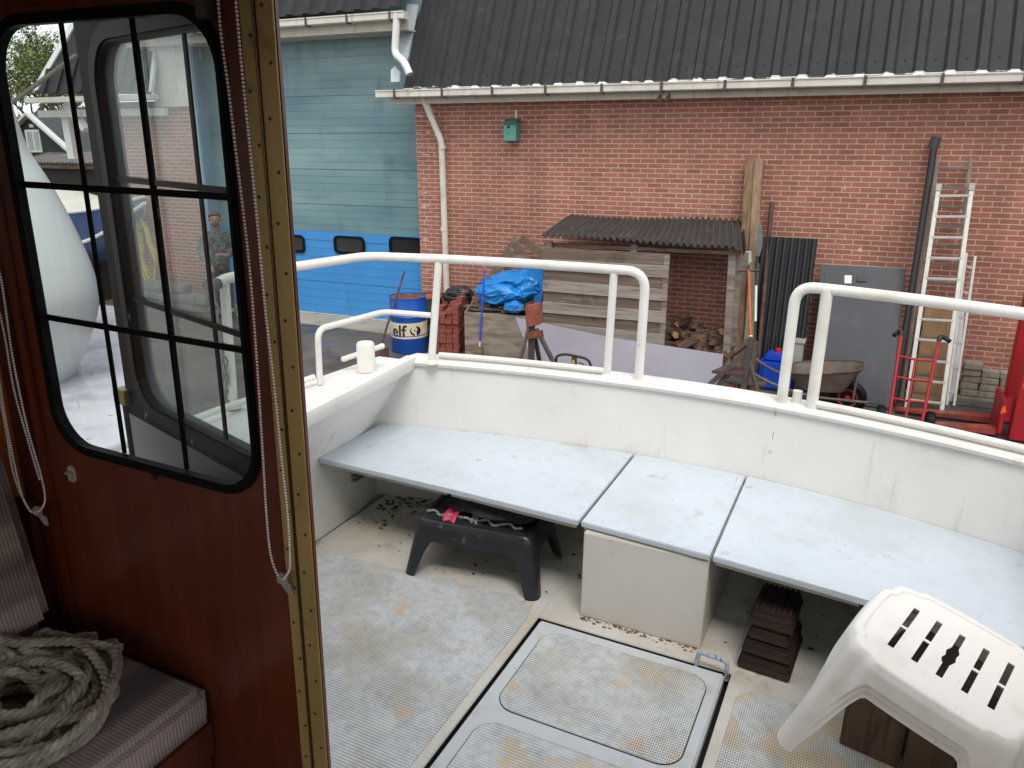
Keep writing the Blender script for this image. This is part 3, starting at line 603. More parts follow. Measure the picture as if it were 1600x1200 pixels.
# drums
def drum(c, r, h, body, lidm, label, elf=False):
    o = thing('oil_drum', label, 'drum', c, group='steel drums by the big door'); x, y, z = c
    pr_ = [(r*.97, 0), (r, .012), (r, h*.32), (r+.009, h*.335), (r, h*.35), (r, h*.655), (r+.009, h*.67), (r, h*.685), (r, h-.012), (r+.006, h-.006), (r+.004, h), (r-.012, h), (r-.014, h-.022)]
    bm = nb(); lathe(bm, pr_, 40, c); obj('body', bm, body, o, True)
    bm = nb(); lathe(bm, [(r-.013, h-.03), (r-.013, h-.02), (r*.5, h-.017), (.001, h-.018)], 40, c); obj('lid', bm, lidm, o, True)
    return o
q = G(641, 555, gz(-6)); dirn = V((q.x, q.y, 0)).normalized(); rr = .285; dc = q+dirn*rr; dc.z = gz(dc.x)
hd = W(641, 477, q.y).z+.02
d1 = drum(dc, rr, hd, DBLUE, RUST, 'blue oil drum with a cream label band and rusty lid')
bandz0, bandz1 = W(641, 530, q.y).z, W(641, 506, q.y).z
bm = nb(); lathe(bm, [(rr+.001, bandz0-dc.z), (rr+.0035, bandz0-dc.z), (rr+.0035, bandz1-dc.z), (rr+.001, bandz1-dc.z)], 48, dc); lab = obj('label_band', bm, LABELM, d1, True)
# lettering wrapped round the drum
fc = bpy.data.curves.new('lettering', 'FONT'); fc.body = 'elf'; fc.size = 1; fc.offset = .022; fo = bpy.data.objects.new('lettering', fc); C.objects.link(fo)
bpy.context.view_layer.update(); bm = nb(); tm = bpy.data.meshes.new_from_object(fo.evaluated_get(bpy.context.evaluated_depsgraph_get())); bm.from_mesh(tm); bpy.data.objects.remove(fo)
bmesh.ops.triangulate(bm, faces=bm.faces); bmesh.ops.subdivide_edges(bm, edges=bm.edges, cuts=2)
face_a = math.atan2(-dirn.y, -dirn.x)
mxx = max(v.co.x for v in bm.verts); hz = bandz1-bandz0
def wrap(bm, x0m, scale, zc, ycen, depth=.0055):
    for v in bm.verts:
        s_ = x0m+v.co.x*scale; a = face_a+s_/rr
        v.co = V((dc.x+(rr+depth)*math.cos(a), dc.y+(rr+depth)*math.sin(a), zc+(v.co.y-ycen)*scale))
sc_ = hz*.78/.73
wrap(bm, -.300, sc_, (bandz0+bandz1)/2+.005, .36); obj('lettering', bm, INK, lab)
bm = nb()   # round emblem with a pale swirl cut out of it
def flat(pts_, depth, mat, name):
    bm = nb(); f = bm.faces.new([bm.verts.new((x, y, 0)) for x, y in pts_]); bmesh.ops.triangulate(bm, faces=[f]); bmesh.ops.subdivide_edges(bm, edges=bm.edges, cuts=2)
    wrap(bm, .10, hz*.66, (bandz0+bandz1)/2, .0, depth); obj(name, bm, mat, lab)
flat([(.5*math.cos(2*math.pi*k/28)*1.1, .46*math.sin(2*math.pi*k/28)) for k in range(28)], .0055, INK, 'emblem')
flat([(-.30, .50), (-.05, .50), (.12, .30), (.16, .1), (.06, -.12), (.10, -.5), (-.08, -.5), (-.14, -.28), (-.36, -.14), (-.44, .1)], .0068, LABELM, 'emblem_swirl')
bm = nb()
for zz in (.2,):
    for k in range(30):
        a = face_a+(-.26+.5*k/30)/rr; a2 = face_a+(-.26+.5*(k+.7)/30)/rr
        prism(bm, [V((dc.x+(rr+.0045)*math.cos(t), dc.y+(rr+.0045)*math.sin(t), bandz0+hz*h_)) for t, h_ in ((a, .135), (a2, .135), (a2, .155), (a, .155))], dirn*-.001)
obj('small_print', bm, STEEL, lab)
q2 = W(666, 462, dc.y+.62); c2 = V((q2.x, dc.y+.62, gz(q2.x)))
drum(c2, .285, q2.z-c2.z, DGREEN, M('orange_rust_lid', '#96572e', .85, n1=(6, .3), n2=('#6b3c28', 4, .5, .66)), 'dark drum with a bright orange rusty lid behind the blue one')

# long handled tools by the drum
def handle_tool(name, label, cat, a, b, r, mat, head=None):
    o = thing(name, label, cat, (b.x, b.y, max(b.z, 0))); bm = nb(); tube(bm, [a, b], r, 10); obj('handle', bm, mat, o, True)
    return o
yb_ = G(592, 556, .1); a = W(632, 424, yb_.y+.5); o = handle_tool('scraper', 'long rusty brown scraper leaning beside the blue drum', 'scraper', a, V((yb_.x+.02, yb_.y, .2)), .017, RUSTB)
bm = nb(); box(bm, (yb_.x, yb_.y, .15), (.3, .05, .16), Matrix.Rotation(.5, 3, 'Z'), .006); obj('blade', bm, RUSTB, o)

# red brick stack : every brick its own thing
ms = nb(); box(ms, (0, 0, 0), (.21, .1, .076), None, .006)
q = G(727, 557, 0); q0 = G(679, 556, .0)
base = V((q0.x+.02, q0.y+.12, gz(q0.x)))
ang = math.radians(8)
tmpl = None; heights = [[11, 12], [11, 13]]
cnt = 0
for iz in range(14):
    for ix in range(4):
        for iy in range(3):
            if iz > [7, 7, 8, 9][ix] + iy: continue
            if 0 < ix < 3 and iy == 1 and iz < 9: continue
            rnd = random.Random(iz*31+ix*7+iy)
            long_ = (iz % 2 == 0)
            px_ = ix*.106; py_ = iy*.212
            rot = math.pi/2
            if iz in (4, 5) and iy == 0: py_ += .01
            loc = base+Matrix.Rotation(ang, 3, 'Z') @ V((px_+rnd.uniform(-.006, .006), py_+rnd.uniform(-.01, .01)+.02*(iz % 2), 0)); loc.z = base.z+.04+iz*.0775
            mtx = Matrix.Translation(loc) @ Matrix.Rotation(ang+rot+rnd.uniform(-.02, .02), 4, 'Z')
            if tmpl is None:
                tmpl = solo('brick', ms, RBRICK, 'red brick in the rough stack between the drums and the plywood crate', 'brick', (0, 0, 0), group='bricks in the red stack'); t = tmpl
            else: t = tmpl.copy(); C.objects.link(t)
            t.matrix_world = mtx; cnt += 1

# plywood crate full of scrap
c0, c1 = G(727, 566, 0), G(826, 569, 0)
cr_b = V(((c0.x+c1.x)/2, c0.y+.1, 0)); crate = thing('plywood_crate', 'grey weathered plywood crate filled with scrap boards', 'crate', cr_b)
zt = W(724, 487, c0.y).z; zt2 = W(812, 493, c1.y).z
dxy = (c1-c0); dxy.z = 0; ex = dxy.normalized(); ey = V((-ex.y, ex.x, 0)); Lc = dxy.length
bm = nb(); prism(bm, [c0, c1, c1+V((0, 0, zt2)), c0+V((0, 0, zt))], ey*.02); obj('front_panel', bm, PLY, crate)
bm = nb(); prism(bm, [c0+ey*.02, c0+ey*.75, c0+ey*.75+V((0, 0, zt)), c0+ey*.02+V((0, 0, zt))], ex*.02); prism(bm, [c1+ey*.02, c1+ey*.75, c1+ey*.75+V((0, 0, zt2)), c1+ey*.02+V((0, 0, zt2))], -ex*.02); obj('side_panel', bm, PLY, crate)
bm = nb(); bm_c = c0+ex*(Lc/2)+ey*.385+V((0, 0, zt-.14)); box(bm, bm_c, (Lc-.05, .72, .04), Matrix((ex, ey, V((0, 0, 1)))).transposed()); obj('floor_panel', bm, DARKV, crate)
for k in range(16):
    rnd = random.Random(k+50); p = c0+ex*(.12+rnd.random()*(Lc-.3))+ey*(.08+rnd.random()*.5); z_ = zt-.06+.028*(k % 5)
    a = rnd.uniform(-.35, .35); d = ex*math.cos(a)+ey*math.sin(a); l_ = rnd.uniform(.3, .65)
    bm = nb(); beam(bm, p-d*l_/2+V((0, 0, z_)), p+d*l_/2+V((0, 0, z_+rnd.uniform(-.04, .06))), .09, .024, bev=.003)
    solo('scrap_board', bm, BROWNW, 'short brown scrap board lying in the plywood crate', 'board', (p.x, p.y, z_), group='scrap boards in the crate')
# blue tarpaulin bundle
def bundle(cx, cy, cz, ax, r_, seed, wr, freq):
    bm = nb(); bmesh.ops.create_icosphere(bm, subdivisions=6, radius=1)
    for v in bm.verts:
        p = v.co.copy(); n_ = p.normalized()
        q_ = V((p.x*freq[0], p.y*freq[1], p.z*freq[2]))+V((seed, 0, 0))
        wob = noise.noise(p*1.6+V((seed, 3, 1)))*.22
        rm = noise.ridged_multi_fractal(q_+V((noise.noise(p*2)*.8, noise.noise(p*2.3+V((5, 5, 5)))*.8, 0)), 1.0, 2.1, 3, 1.0, 2.0)
        k = 1+wob+wr*(rm-1.0)
        v.co = V((p.x*ax[0], p.y*ax[1], p.z*ax[2]))*k+V((cx, cy, cz))
    return bm
Yt = c0.y+.55
q = W(793, 452, Yt); rx = (W(845, 452, Yt).x-W(742, 452, Yt).x)/2; rz = (W(793, 418, Yt).z-W(793, 482, Yt).z)/2
bm = bundle(q.x, Yt, q.z, (rx*.93, .38, rz*.84), 0, 4.2, .10, (.9, 1.7, 2.0))
for v in bm.verts:
    d = v.co-V((q.x, Yt, q.z)); e = d.x/rx; v.co.z += .10*e*abs(d.z)/rz-.06*max(0, -e)*(d.z > 0)
    a_ = math.atan2(d.z/rz, e+.1); r_ = math.hypot(d.z/rz, e+.1)
    if d.y < 0: v.co.y += .030*math.sin(r_*15+a_*2.0+2.5*noise.noise(V((e*2, d.z*4, 1))))*min(1, r_*1.5)
tarp = solo('tarpaulin', bm, TARP, 'bright blue tarpaulin rolled up in a crumpled bundle', 'tarpaulin', (q.x, Yt, q.z-rz), smooth=True)
bm = nb(); L_ = [W(px, py, Yt-.05) for px, py in ((822, 418), (850, 415), (849, 450), (846, 470), (844, 512), (838, 512), (836, 470), (830, 445))]
prism(bm, L_, (0, .05, 0), .012); obj('hanging_fold', bm, TARP, tarp, True)
bm = bundle(W(803, 480, Yt-.3).x, Yt-.32, W(803, 479, Yt-.3).z, (.15, .1, .09), 0, 9.1, .1, (2, 3, 3)); obj('loose_end', bm, TARP, tarp, True)
Yk = c0.y+.75; q = W(716, 462, Yk); bm = bundle(q.x, Yk, q.z, (.24, .22, .17), 0, 12.3, .1, (1.4, 2.2, 2.4))
for v in bm.verts: v.co.x += .25*(v.co.z-q.z)
solo('plastic_bag', bm, BAG, 'black crumpled plastic bag beside the downpipe', 'plastic bag', (q.x, Yk, q.z-.2), smooth=True)
# A-shaped timber frame behind the tarp
Yf = Y0-.35; fr = thing('timber_trestle', 'weathered A shaped timber frame leaning on the brick wall', 'timber frame', (W(805, 430, Yf).x, Yf, .3))
for (a, b_, wd) in (((808, 373), (752, 458), .13), ((803, 376), (842, 436), .12), ((815, 372), (862, 408), .13), ((800, 395), (850, 424), .10), ((790, 418), (840, 440), .1)):
    bm = nb(); beam(bm, W(*a, Yf+.1*random.random()), W(*b_, Yf-.1), .05, wd, bev=.004); obj('timber', bm, BROWNW, fr)
# blue broom
qb = G(748, 570, 0); a = W(757, 421, qb.y+.25); b_ = W(750, 533, qb.y+.05); o = thing('broom', 'broom with a thin bright blue handle stood against the crate', 'broom', (qb.x, qb.y, 0))
bm = nb(); tube(bm, [a, b_], .014, 10); obj('handle', bm, BLUEP, o, True)
bm = nb(); tube(bm, [b_, W(749.5, 541, qb.y+.05)], .016, 10); obj('ferrule', bm, TRIMW, o, True)
e = W(749.5, 541, qb.y+.05); bm = nb(); box(bm, e+V((0, -.03, -.1)), (.14, .06, .2), None, .01); obj('head', bm, BROWNW, o)
bm = nb(); box(bm, e+V((0, -.03, -.24)), (.2, .06, .12), None, .01); obj('bristles', bm, BLK, o)

# lean-to wood shed
fl, frr = W(845, 369, 10.35), W(1166, 385, 10.45); bl, brr = W(893, 336, 11.36), W(1160, 345, 11.36)
shed = thing('wood_shed', 'low lean-to firewood shed with a dark corrugated roof', 'shed', (fl.x+1.4, 10.9, 0))
bm = nb(); n_ = 200; R_ = []
for i in range(n_+1):
    t = i/n_; row = []
    for k in range(6):
        s_ = k/5; p = (fl.lerp(frr, t)).lerp(bl.lerp(brr, t), s_); p = p+V((0, 0, .024*math.sin(2*math.pi*t*31)+.02*math.sin(t*6+s_*3)-(.10*max(0, t-.93)/.07*(1-s_)*(.6+.4*math.sin(t*300)) if t > .93 else 0)))
        row.append(bm.verts.new(p))
    R_.append(row)
for i in range(n_):
    for k in range(5): bm.faces.new((R_[i][k], R_[i+1][k], R_[i+1][k+1], R_[i][k+1]))
solidify(bm, .007); obj('roof', bm, SHEDROOF, shed, True)
for (px, py, Y, zt_) in ((859, 380, 10.5, 0), (992, 384, 10.55, 0), (1016, 384, 11.2, 0)):
    p = W(px, py, Y); bm = nb(); bx(bm, p.x-.045, p.x+.045, Y-.045, Y+.045, gz(p.x), p.z+.02, .004); obj('post', bm, GOLD, shed)
bm = nb(); beam(bm, W(852, 382, 10.55)+V((0, 0, -.0)), W(1158, 395, 10.6), .08, .05); obj('front_beam', bm, BROWNW, shed)
for k, (px, lean) in enumerate(((1136, .02), (1145, -.02), (1155, .03), (1150, .0))):
    yk = 10.55+.16*k; a = W(px, 560, yk); a.z = 0; t_ = W(px+9, 388+3*k, yk+.03); bm = nb(); beam(bm, a, V((t_.x, t_.y, t_.z)), .10, .03, V((0, 1, 0)), .004); obj('side_board', bm, GOLD, shed)
# firewood: one split log each
def logmesh(seed):
    rnd = random.Random(seed); bm = nb(); n = 5+seed % 3; L = .30
    for k in range(2):
        pass
    pts = []
    r = .075
    a0 = rnd.random()*6
    prof = [V((0, r*math.cos(a0+2*math.pi*j/n)*rnd.uniform(.6, 1.1), r*math.sin(a0+2*math.pi*j/n)*rnd.uniform(.6, 1.1))) for j in range(n)]
    prism(bm, [p+V((-L/2, 0, 0)) for p in prof], (L, 0, 0), .006); jitter(bm, .01, 12, seed); return bm
protos = []
k = 0
for i in range(170):
    rnd = random.Random(900+i); px = rnd.uniform(1038, 1140); Y = rnd.uniform(10.55, 11.2)
    x = W(px, 530, Y).x if rnd.random() < .7 else rnd.uniform(-3.6, -1.7)
    hmax = .34+.45*(Y-10.5)+.10*max(0, -2.2-x); 
    z = .06+rnd.random()**.7*hmax
    if len(protos) < 8:
        o = solo('firewood_log', logmesh(i), LOGP if i == 3 else LOG, 'split firewood log lying in the heap inside the shed', 'log', (0, 0, 0), group='firewood heap in the shed'); protos.append(o)
    else: o = protos[i % 8].copy(); C.objects.link(o)
    o.matrix_world = Matrix.Translation((x, Y, z+.02)) @ Matrix.Rotation(rnd.uniform(-1.2, 1.2)+1.2, 4, 'Z') @ Matrix.Rotation(rnd.uniform(-.35, .35), 4, 'Y') @ Matrix.Rotation(rnd.random()*6, 4, 'X')
# slatted fence panel in front of the shed
Yp = 10.15; TL, TR, BR = W(850, 386, Yp), W(1047, 398, Yp), W(1036, 552, Yp)
SLATF = M('pale_grey_slat', '#968d83', .8, n1=(1.4, .2), n2=('#7b7066', 1.1, .5, .62), dirt=('#4e453d', 2.4, .62, .1, .5), st=(1, 6, 14), bump=(9, .4)); SLATB = M('brown_back_slat', '#6b5a4c', .8, n1=(1.4, .25), n2=('#83766a', 1.0, .52, .66), dirt=('#3b3028', 2.4, .58, .1, .6), st=(1, 6, 14), bump=(9, .4))
pan = thing('fence_panel', 'weathered grey slatted wooden fence panel standing in front of the shed', 'fence panel', (TL.x+1, Yp, 0))
zb_ = .14; hgt = TL.z-zb_; nS = 11
for k in range(nS):
    z1 = TL.z-hgt*k/nS; z0_ = z1-hgt/nS*1.05; yk = Yp-(.034 if k % 2 else 0)
    bm = nb(); rnd = random.Random(k+3); box(bm, ((TL.x+TR.x)/2, yk, (z0_+z1)/2), (TR.x-TL.x, .016, z1-z0_), Matrix.Rotation(rnd.uniform(-.006, .006), 3, 'Y') @ Matrix.Rotation(.06, 3, 'X'), .003)
    o = obj('slat', bm, SLATF if k % 2 else SLATB, pan)
for x in (TL.x+.06, (TL.x+TR.x)/2, TR.x-.05):
    bm = nb(); bx(bm, x-.04, x+.04, Yp+.02, Yp+.06, .0, TL.z-.01, .004); obj('stile', bm, GOLD, pan)
bm = nb(); bx(bm, TR.x-.075, TR.x-.0, Yp-.018, Yp-.006, zb_+.05, TL.z-.02, .003); obj('edge_batten', bm, GOLD, pan)
# lilac sheet
Yl = 9.75; pts = [W(805, 496, Yl), W(950, 527, Yl), W(1130, 554, Yl), W(1131, 575, Yl)]
g0 = [V((p.x, Yl-.25, 0)) for p in (W(1130, 600, Yl), W(846, 600, Yl))]
bm = nb(); prism(bm, pts[:3]+[V((pts[2].x+.02, Yl-.15, 0)), V((W(846, 590, Yl).x, Yl-.15, 0)), W(830, 560, Yl-.08)], (0, .018, 0), .003)
solo('plastic_sheet', bm, LILAC, 'large smooth lilac grey sheet lying on edge against the fence panel', 'sheet', (pts[1].x, Yl, 0))

# boat stands
def stand(name, label, base, parts):
    o = thing(name, label, 'boat stand', base)
    for nm, kind, args, mat in parts:
        bm = nb()
        if kind == 'beam': beam(bm, *args, bev=.004)
        elif kind == 'tube': tube(bm, *args)
        elif kind == 'prism': prism(bm, args[0], args[1], args[2])
        obj(nm, bm, mat, o)
    return o
Yd = 9.0
def WZ0(px, Y): 
    p = W(px, 600, Y); p.z = 0; return p
blk = [W(px, py, Yd) for px, py in ((820, 479), (839, 475), (842, 508), (822, 512))]
stand('boat_stand', 'steel boat stand topped by a chipped red wooden block', (W(832, 560, Yd).x, Yd, 0), [
 ('pad_block', 'prism', (blk, V((0, .16, 0)), .006), RBRICK),
 ('post', 'beam', (W(831, 508, Yd+.08), WZ0(829, Yd+.08), .07, .07), STEEL),
 ('leg', 'beam', (W(838, 514, Yd+.04), WZ0(905, Yd-.25), .05, .05), STEEL), ('leg', 'beam', (W(826, 512, Yd+.04), WZ0(795, Yd-.35), .04, .04), STEEL), ('leg', 'beam', (W(834, 515, Yd+.1), WZ0(850, Yd+.55), .05, .05), STEEL),
 ('screw_plate', 'beam', (W(824, 524, Yd+.02), W(848, 521, Yd+.02), .06, .09), RUST)])
Ye = 9.15
plk = [W(1112, 579, Ye-.12), W(1135, 569, Ye+.12), W(1168, 576, Ye+.12), W(1160, 584, Ye-.12)]
stand('boat_stand', 'dark rusty boat stand carrying a flat brown plank', (W(1160, 600, Ye).x, Ye, 0), [
 ('plank', 'prism', (plk, V((0, 0, -.035)), .004), RUSTB),
 ('post', 'beam', (W(1174, 527, Ye), WZ0(1160, Ye), .08, .07), STEEL), ('post', 'beam', (W(1165, 580, Ye+.1), WZ0(1158, Ye+.1), .05, .05), STEEL),
 ('leg', 'beam', (W(1168, 548, Ye), WZ0(1050, Ye-.3), .05, .05), STEEL), ('leg', 'beam', (W(1140, 582, Ye), WZ0(1078, Ye-.2), .06, .05), STEEL), ('leg', 'beam', (W(1170, 560, Ye), WZ0(1205, Ye-.2), .04, .04), STEEL),
 ('brace', 'beam', (W(1175, 530, Ye+.06), W(1140, 556, Ye+.5), .05, .07), BROWNW)])
# pallet truck handle
Yq = 8.6; ptk = thing('pallet_truck', 'pallet truck with a black looped handle and yellow sticker', 'pallet truck', (W(897, 570, Yq).x, Yq, 0))
lp_ = fillet([W(872, 590, Yq), W(868, 556, Yq), W(884, 553, Yq), W(920, 561, Yq), W(926, 582, Yq), W(922, 600, Yq)], .07)
bm = nb(); tube(bm, lp_, .016, 10); obj('handle', bm, BLK, ptk, True)
bm = nb(); beam(bm, W(897, 556, Yq), WZ0(901, Yq+.15)+V((0, 0, .15)), .06, .03, bev=.006); stem = obj('stem', bm, STEEL, ptk)
bm = nb(); beam(bm, W(896, 563, Yq-.03), W(897, 573, Yq-.03), .05, .012); obj('sticker', bm, M('yellow_sticker', '#d0b030', .5), stem)
bm = nb(); tube(bm, [W(904, 566, Yq), W(914, 571, Yq-.02), W(917, 574, Yq-.02)], .008, 8); obj('lever', bm, BLK, ptk)
p = WZ0(901, Yq+.15); bm = nb(); bx(bm, p.x-.3, p.x-.14, Yq+.3, Yq+1.3, .05, .11, .01); bx(bm, p.x+.14, p.x+.3, Yq+.3, Yq+1.3, .05, .11, .01); bx(bm, p.x-.3, p.x+.3, Yq+.05, Yq+.3, .06, .28, .02); obj('fork_frame', bm, REDM, ptk)
bm = nb(); lathe(bm, [(.09, -.06), (.09, .06)], 16, p+V((0, 0, .09)), V((1, 0, 0))); obj('wheel', bm, BLK, ptk)

# two posts, spade, shovel, rod
def post(lbl, at_, ab_, th, yb, yt, mat):
    a = W(*at_, yt); b_ = G(*ab_, 0); b_ = W(ab_[0], ab_[1], yb); b_.z = 0
    bm = nb(); beam(bm, b_, a, th, th*.85, V((0, 1, 0)), .006); jitter(bm, .004, 9)
    solo('timber_post', bm, mat, lbl, 'post', b_, group='tall timber posts')
post('brown squared timber post leaning on the wall, left of the pair', (1172, 249), (1152, 590), .115, 10.6, 11.3, WOODV)
post('pale timber post with a mossy green foot, right of the pair', (1186, 249), (1166, 592), .115, 10.55, 11.3, M('pale_mossy_post', '#8a7059', .8, n1=(1.4, .25), n2=('#6f5c48', 1.1, .5, .62), st=(14, 14, 1), bump=(9, .5)))
for_moss = C.objects['timber_post.001']
a, b_ = W(1179, 410, 10.86), W(1168.5, 560, 10.62)
bm = nb(); beam(bm, b_, a, .122, .105, V((0, 1, 0)), .01); jitter(bm, .006, 12); obj('mossy_foot', bm, M('mossy_wood', '#66704a', .85, n1=(3, .3), n2=('#8a7a62', 2.2, .45, .6), st=(10, 10, 1), bump=(9, .5)), for_moss)
Ys = 9.6; sp_ = thing('spade', 'spade with a T grip on a worn orange shaft leaning by the timber posts', 'spade', (W(1172, 600, Ys).x, Ys, 0))
bm = nb(); tube(bm, [W(1170, 423, Ys+.5), W(1173, 524, Ys+.15)], .017, 10); obj('shaft', bm, ORANGE, sp_, True)
bm = nb(); tube(bm, [W(1153, 423, Ys+.5), W(1187, 422.5, Ys+.5)], .016, 10); obj('grip', bm, RUSTB, sp_, True)
bm = nb(); tube(bm, [W(1173, 524, Ys+.15), W(1173, 532, Ys+.13)], .026, 10); obj('socket', bm, TRIMW, sp_, True)
p = W(1173, 532, Ys+.13); bm = nb(); beam(bm, p, V((p.x, Ys, .02)), .18, .012, V((0, 1, 0)), .004); obj('blade', bm, STEEL, sp_)
bm = nb(); prism(bm, [W(px, py, 10.9) for px, py in ((1165, 393), (1174, 393), (1174, 414), (1165, 414))], (0, .14, 0), .003); solo('plastic_sleeve', bm, TRIMW, 'short white plastic sleeve stuck on the mossy timber post', 'sleeve', (W(1169, 404, 10.95).x, 10.95, W(1169, 404, 10.95).z))
Yv = 10.3; sh = thing('shovel', 'upturned shovel with a grey blade and black and white shaft', 'shovel', (W(1180, 560, Yv).x, Yv, 0))
bm = nb(); prism(bm, [W(px, py, Yv+.5) for px, py in ((1183, 403), (1183, 355), (1186, 347), (1190, 352), (1192, 370), (1191, 385), (1187, 400))], (0, .012, 0), .002); obj('blade', bm, M('grey_green_blade', '#66706a', .5, n1=(8, .2)), sh)
bm = nb(); tube(bm, [W(1183, 400, Yv+.49), W(1181.5, 446, Yv+.36)], .016, 10); tube(bm, [W(1180.5, 502, Yv+.2), W(1179, 575, Yv)], .017, 10); obj('shaft', bm, BLK, sh, True)
bm = nb(); tube(bm, [W(1181.5, 446, Yv+.36), W(1180.5, 502, Yv+.2)], .0165, 10); obj('shaft', bm, TRIMW, sh, True, label='white middle part of the shaft')
bm = nb(); tube(bm, [W(1206, 316, 11.3), V((W(1184, 570, 10.6).x, 10.6, .02))], .03, 10); solo('steel_rod', bm, RUSTB, 'long rusty brown rod leaning in front of the black corrugated sheet', 'rod', (W(1184, 570, 10.6).x, 10.6, 0), smooth=True)
# black corrugated sheets
p0, p1 = W(1190, 369, 11.15), W(1280, 373, 11.15); wd_ = p1.x-p0.x
bm = nb(); pr = []; n_ = 8
for k in range(n_):
    x = wd_*k/n_
    for a, h_ in ((0, 0), (.03, .03), (wd_/n_-.045, .03), (wd_/n_-.015, 0)): pr.append((x+a, h_))
vd = V((.0, -.42, -p0.z)).normalized(); nd = V((0, -1, 0)); sheet_profile(bm, pr, p0, V((1, 0, 0)), vd, nd, p0.z*1.02, .004)
solo('corrugated_sheet', bm, CORR, 'black corrugated sheet leaning upright on the brick wall', 'sheet', (p0.x+.4, 11, 0))
# castor trolley wheels beside the stand
trl = thing('trolley', 'small trolley with orange castor forks half hidden by the boat stand', 'trolley', (W(1180, 600, 9.5).x, 9.5, 0))
for px, py in ((1156, 596), (1182, 597), (1193, 593)):
    p = W(px, py, 9.6); p.z = .10
    bm = nb(); lathe(bm, [(.07, -.025), (.1, -.02), (.1, .02), (.07, .025)], 20, p, V((.8, -.5, 0))); wh = obj('wheel', bm, BLK, trl, True)
    bm = nb(); lathe(bm, [(.06, -.03), (.06, .03), (.02, .04)], 16, p, V((.8, -.5, 0))); obj('rim', bm, STEEL, wh, True)
    bm = nb(); tube(bm, [p+V((-.02, -.06, .0)), p+V((-.05, -.05, .12)), p+V((-.06, .0, .26))], .022, 8); obj('fork', bm, ORANGE, trl, True)
bm = nb(); p = W(1172, 583, 9.6); box(bm, (p.x-.05, 9.65, .37), (.5, .35, .03), None, .01); obj('platform', bm, STEEL, trl)
# jerrycan, second can, box
def can(p, sx, sy, h, label, cap=True):
    o = thing('jerrycan', label, 'jerrycan', p, group='blue jerrycans'); bm = nb(); bx(bm, p.x-sx/2, p.x+sx/2, p.y-sy/2, p.y+sy/2, p.z, p.z+h*.86, .05)
    prism(bm, [V((p.x-sx*.45, p.y-sy*.4, p.z+h*.8)), V((p.x+sx*.45, p.y-sy*.4, p.z+h*.8)), V((p.x+sx*.45, p.y-sy*.4, p.z+h*.9)), V((p.x+sx*.2, p.y-sy*.4, p.z+h)), V((p.x-sx*.3, p.y-sy*.4, p.z+h))], (0, sy*.8, 0), .02)
    obj('body', bm, BLUEP, o, True)
    if cap:
        bm = nb(); lathe(bm, [(.04, 0), (.04, .05), (.035, .055)], 14, (p.x, p.y, p.z+h)); obj('cap', bm, REDP, o, True)
    return o
p = G(1208, 612, 0); can(V((p.x, p.y+.15, 0)), .42, .3, W(1212, 553, p.y+.05).z, 'blue jerrycan with a red screw cap left of the wheelbarrow')
p2 = V((p.x+.48, p.y+.3, 0)); c2h = .34; can(p2, .46, .34, c2h, 'blue jerrycan lying under the light grey box', False)
zq = c2h; bq = thing('storage_box', 'light grey lidded box on top of the blue jerrycan', 'box', (p2.x, p2.y, zq)); a, b_ = W(1236, 540, p2.y-.14), W(1256, 540, p2.y-.14); zt_ = W(1245, 533, p2.y-.14).z
bm = nb(); bx(bm, a.x-.06, b_.x, p2.y-.14, p2.y+.12, zq, zt_-.03, .008); obj('body', bm, GREYBOX, bq)
bm = nb(); bx(bm, a.x-.075, b_.x+.015, p2.y-.155, p2.y+.135, zt_-.03, zt_, .006); obj('lid', bm, GREYBOX, bq)
# wheelbarrow, nose to the right
Yw = 9.95; wb = thing('wheelbarrow', 'rusty wheelbarrow with a red hubbed wheel', 'wheelbarrow', (W(1300, 620, Yw).x, Yw, 0))
rim = [(1228, 583), (1260, 575), (1300, 571), (1345, 572), (1350, 576)]
x0, x1 = W(1229, 590, Yw).x, W(1350, 575, Yw).x; zr0, zr1 = W(1230, 586, Yw-.3).z, W(1350, 577, Yw-.15).z
def tray(u_, v_):
    a = 2*math.pi*u_; ca, sa = math.cos(a), math.sin(a); sq = (abs(ca)**4+abs(sa)**4)**-.25
    t = max(0, min(1, v_)); k = 1-.34*t
    xc = (x0+x1)/2-.04*t; hx = (x1-x0)/2; 
    X = xc+ca*sq*hx*k*(.93 if ca < 0 else 1); Yy = Yw+.02+sa*sq*.32*k*(1-.25*max(0, ca)); 
    fx = (X-x0)/(x1-x0); z = (zr0*(1-fx)+zr1*fx)*(1-t)+(.30)*t
    return V((X, Yy, z))
bm = nb(); R_ = gridmesh(bm, tray, 48, 7, True); bm.faces.new([r[-1] for r in R_]); solidify(bm, .006); obj('tray', bm, OLIVE, wb, True)
bm = nb(); tube(bm, [tray(i/48, 0) for i in range(48)], .012, 8, True); obj('rim', bm, RUSTB, wb, True)
wc = W(1325, 622, Yw); wc.z = .215
bm = nb()
for k in range(1): lathe(bm, [(.12, -.045), (.18, -.05), (.212, -.025), (.212, .025), (.18, .05), (.12, .045)], 28, wc, V((.12, 1, 0)))
whl = obj('wheel', bm, RUBBER, wb, True); bm = nb(); lathe(bm, [(.12, -.035), (.115, -.05), (.04, -.03), (.03, -.07), (.012, -.075)], 24, wc, V((.12, 1, 0))); obj('hub', bm, REDM, whl, True)
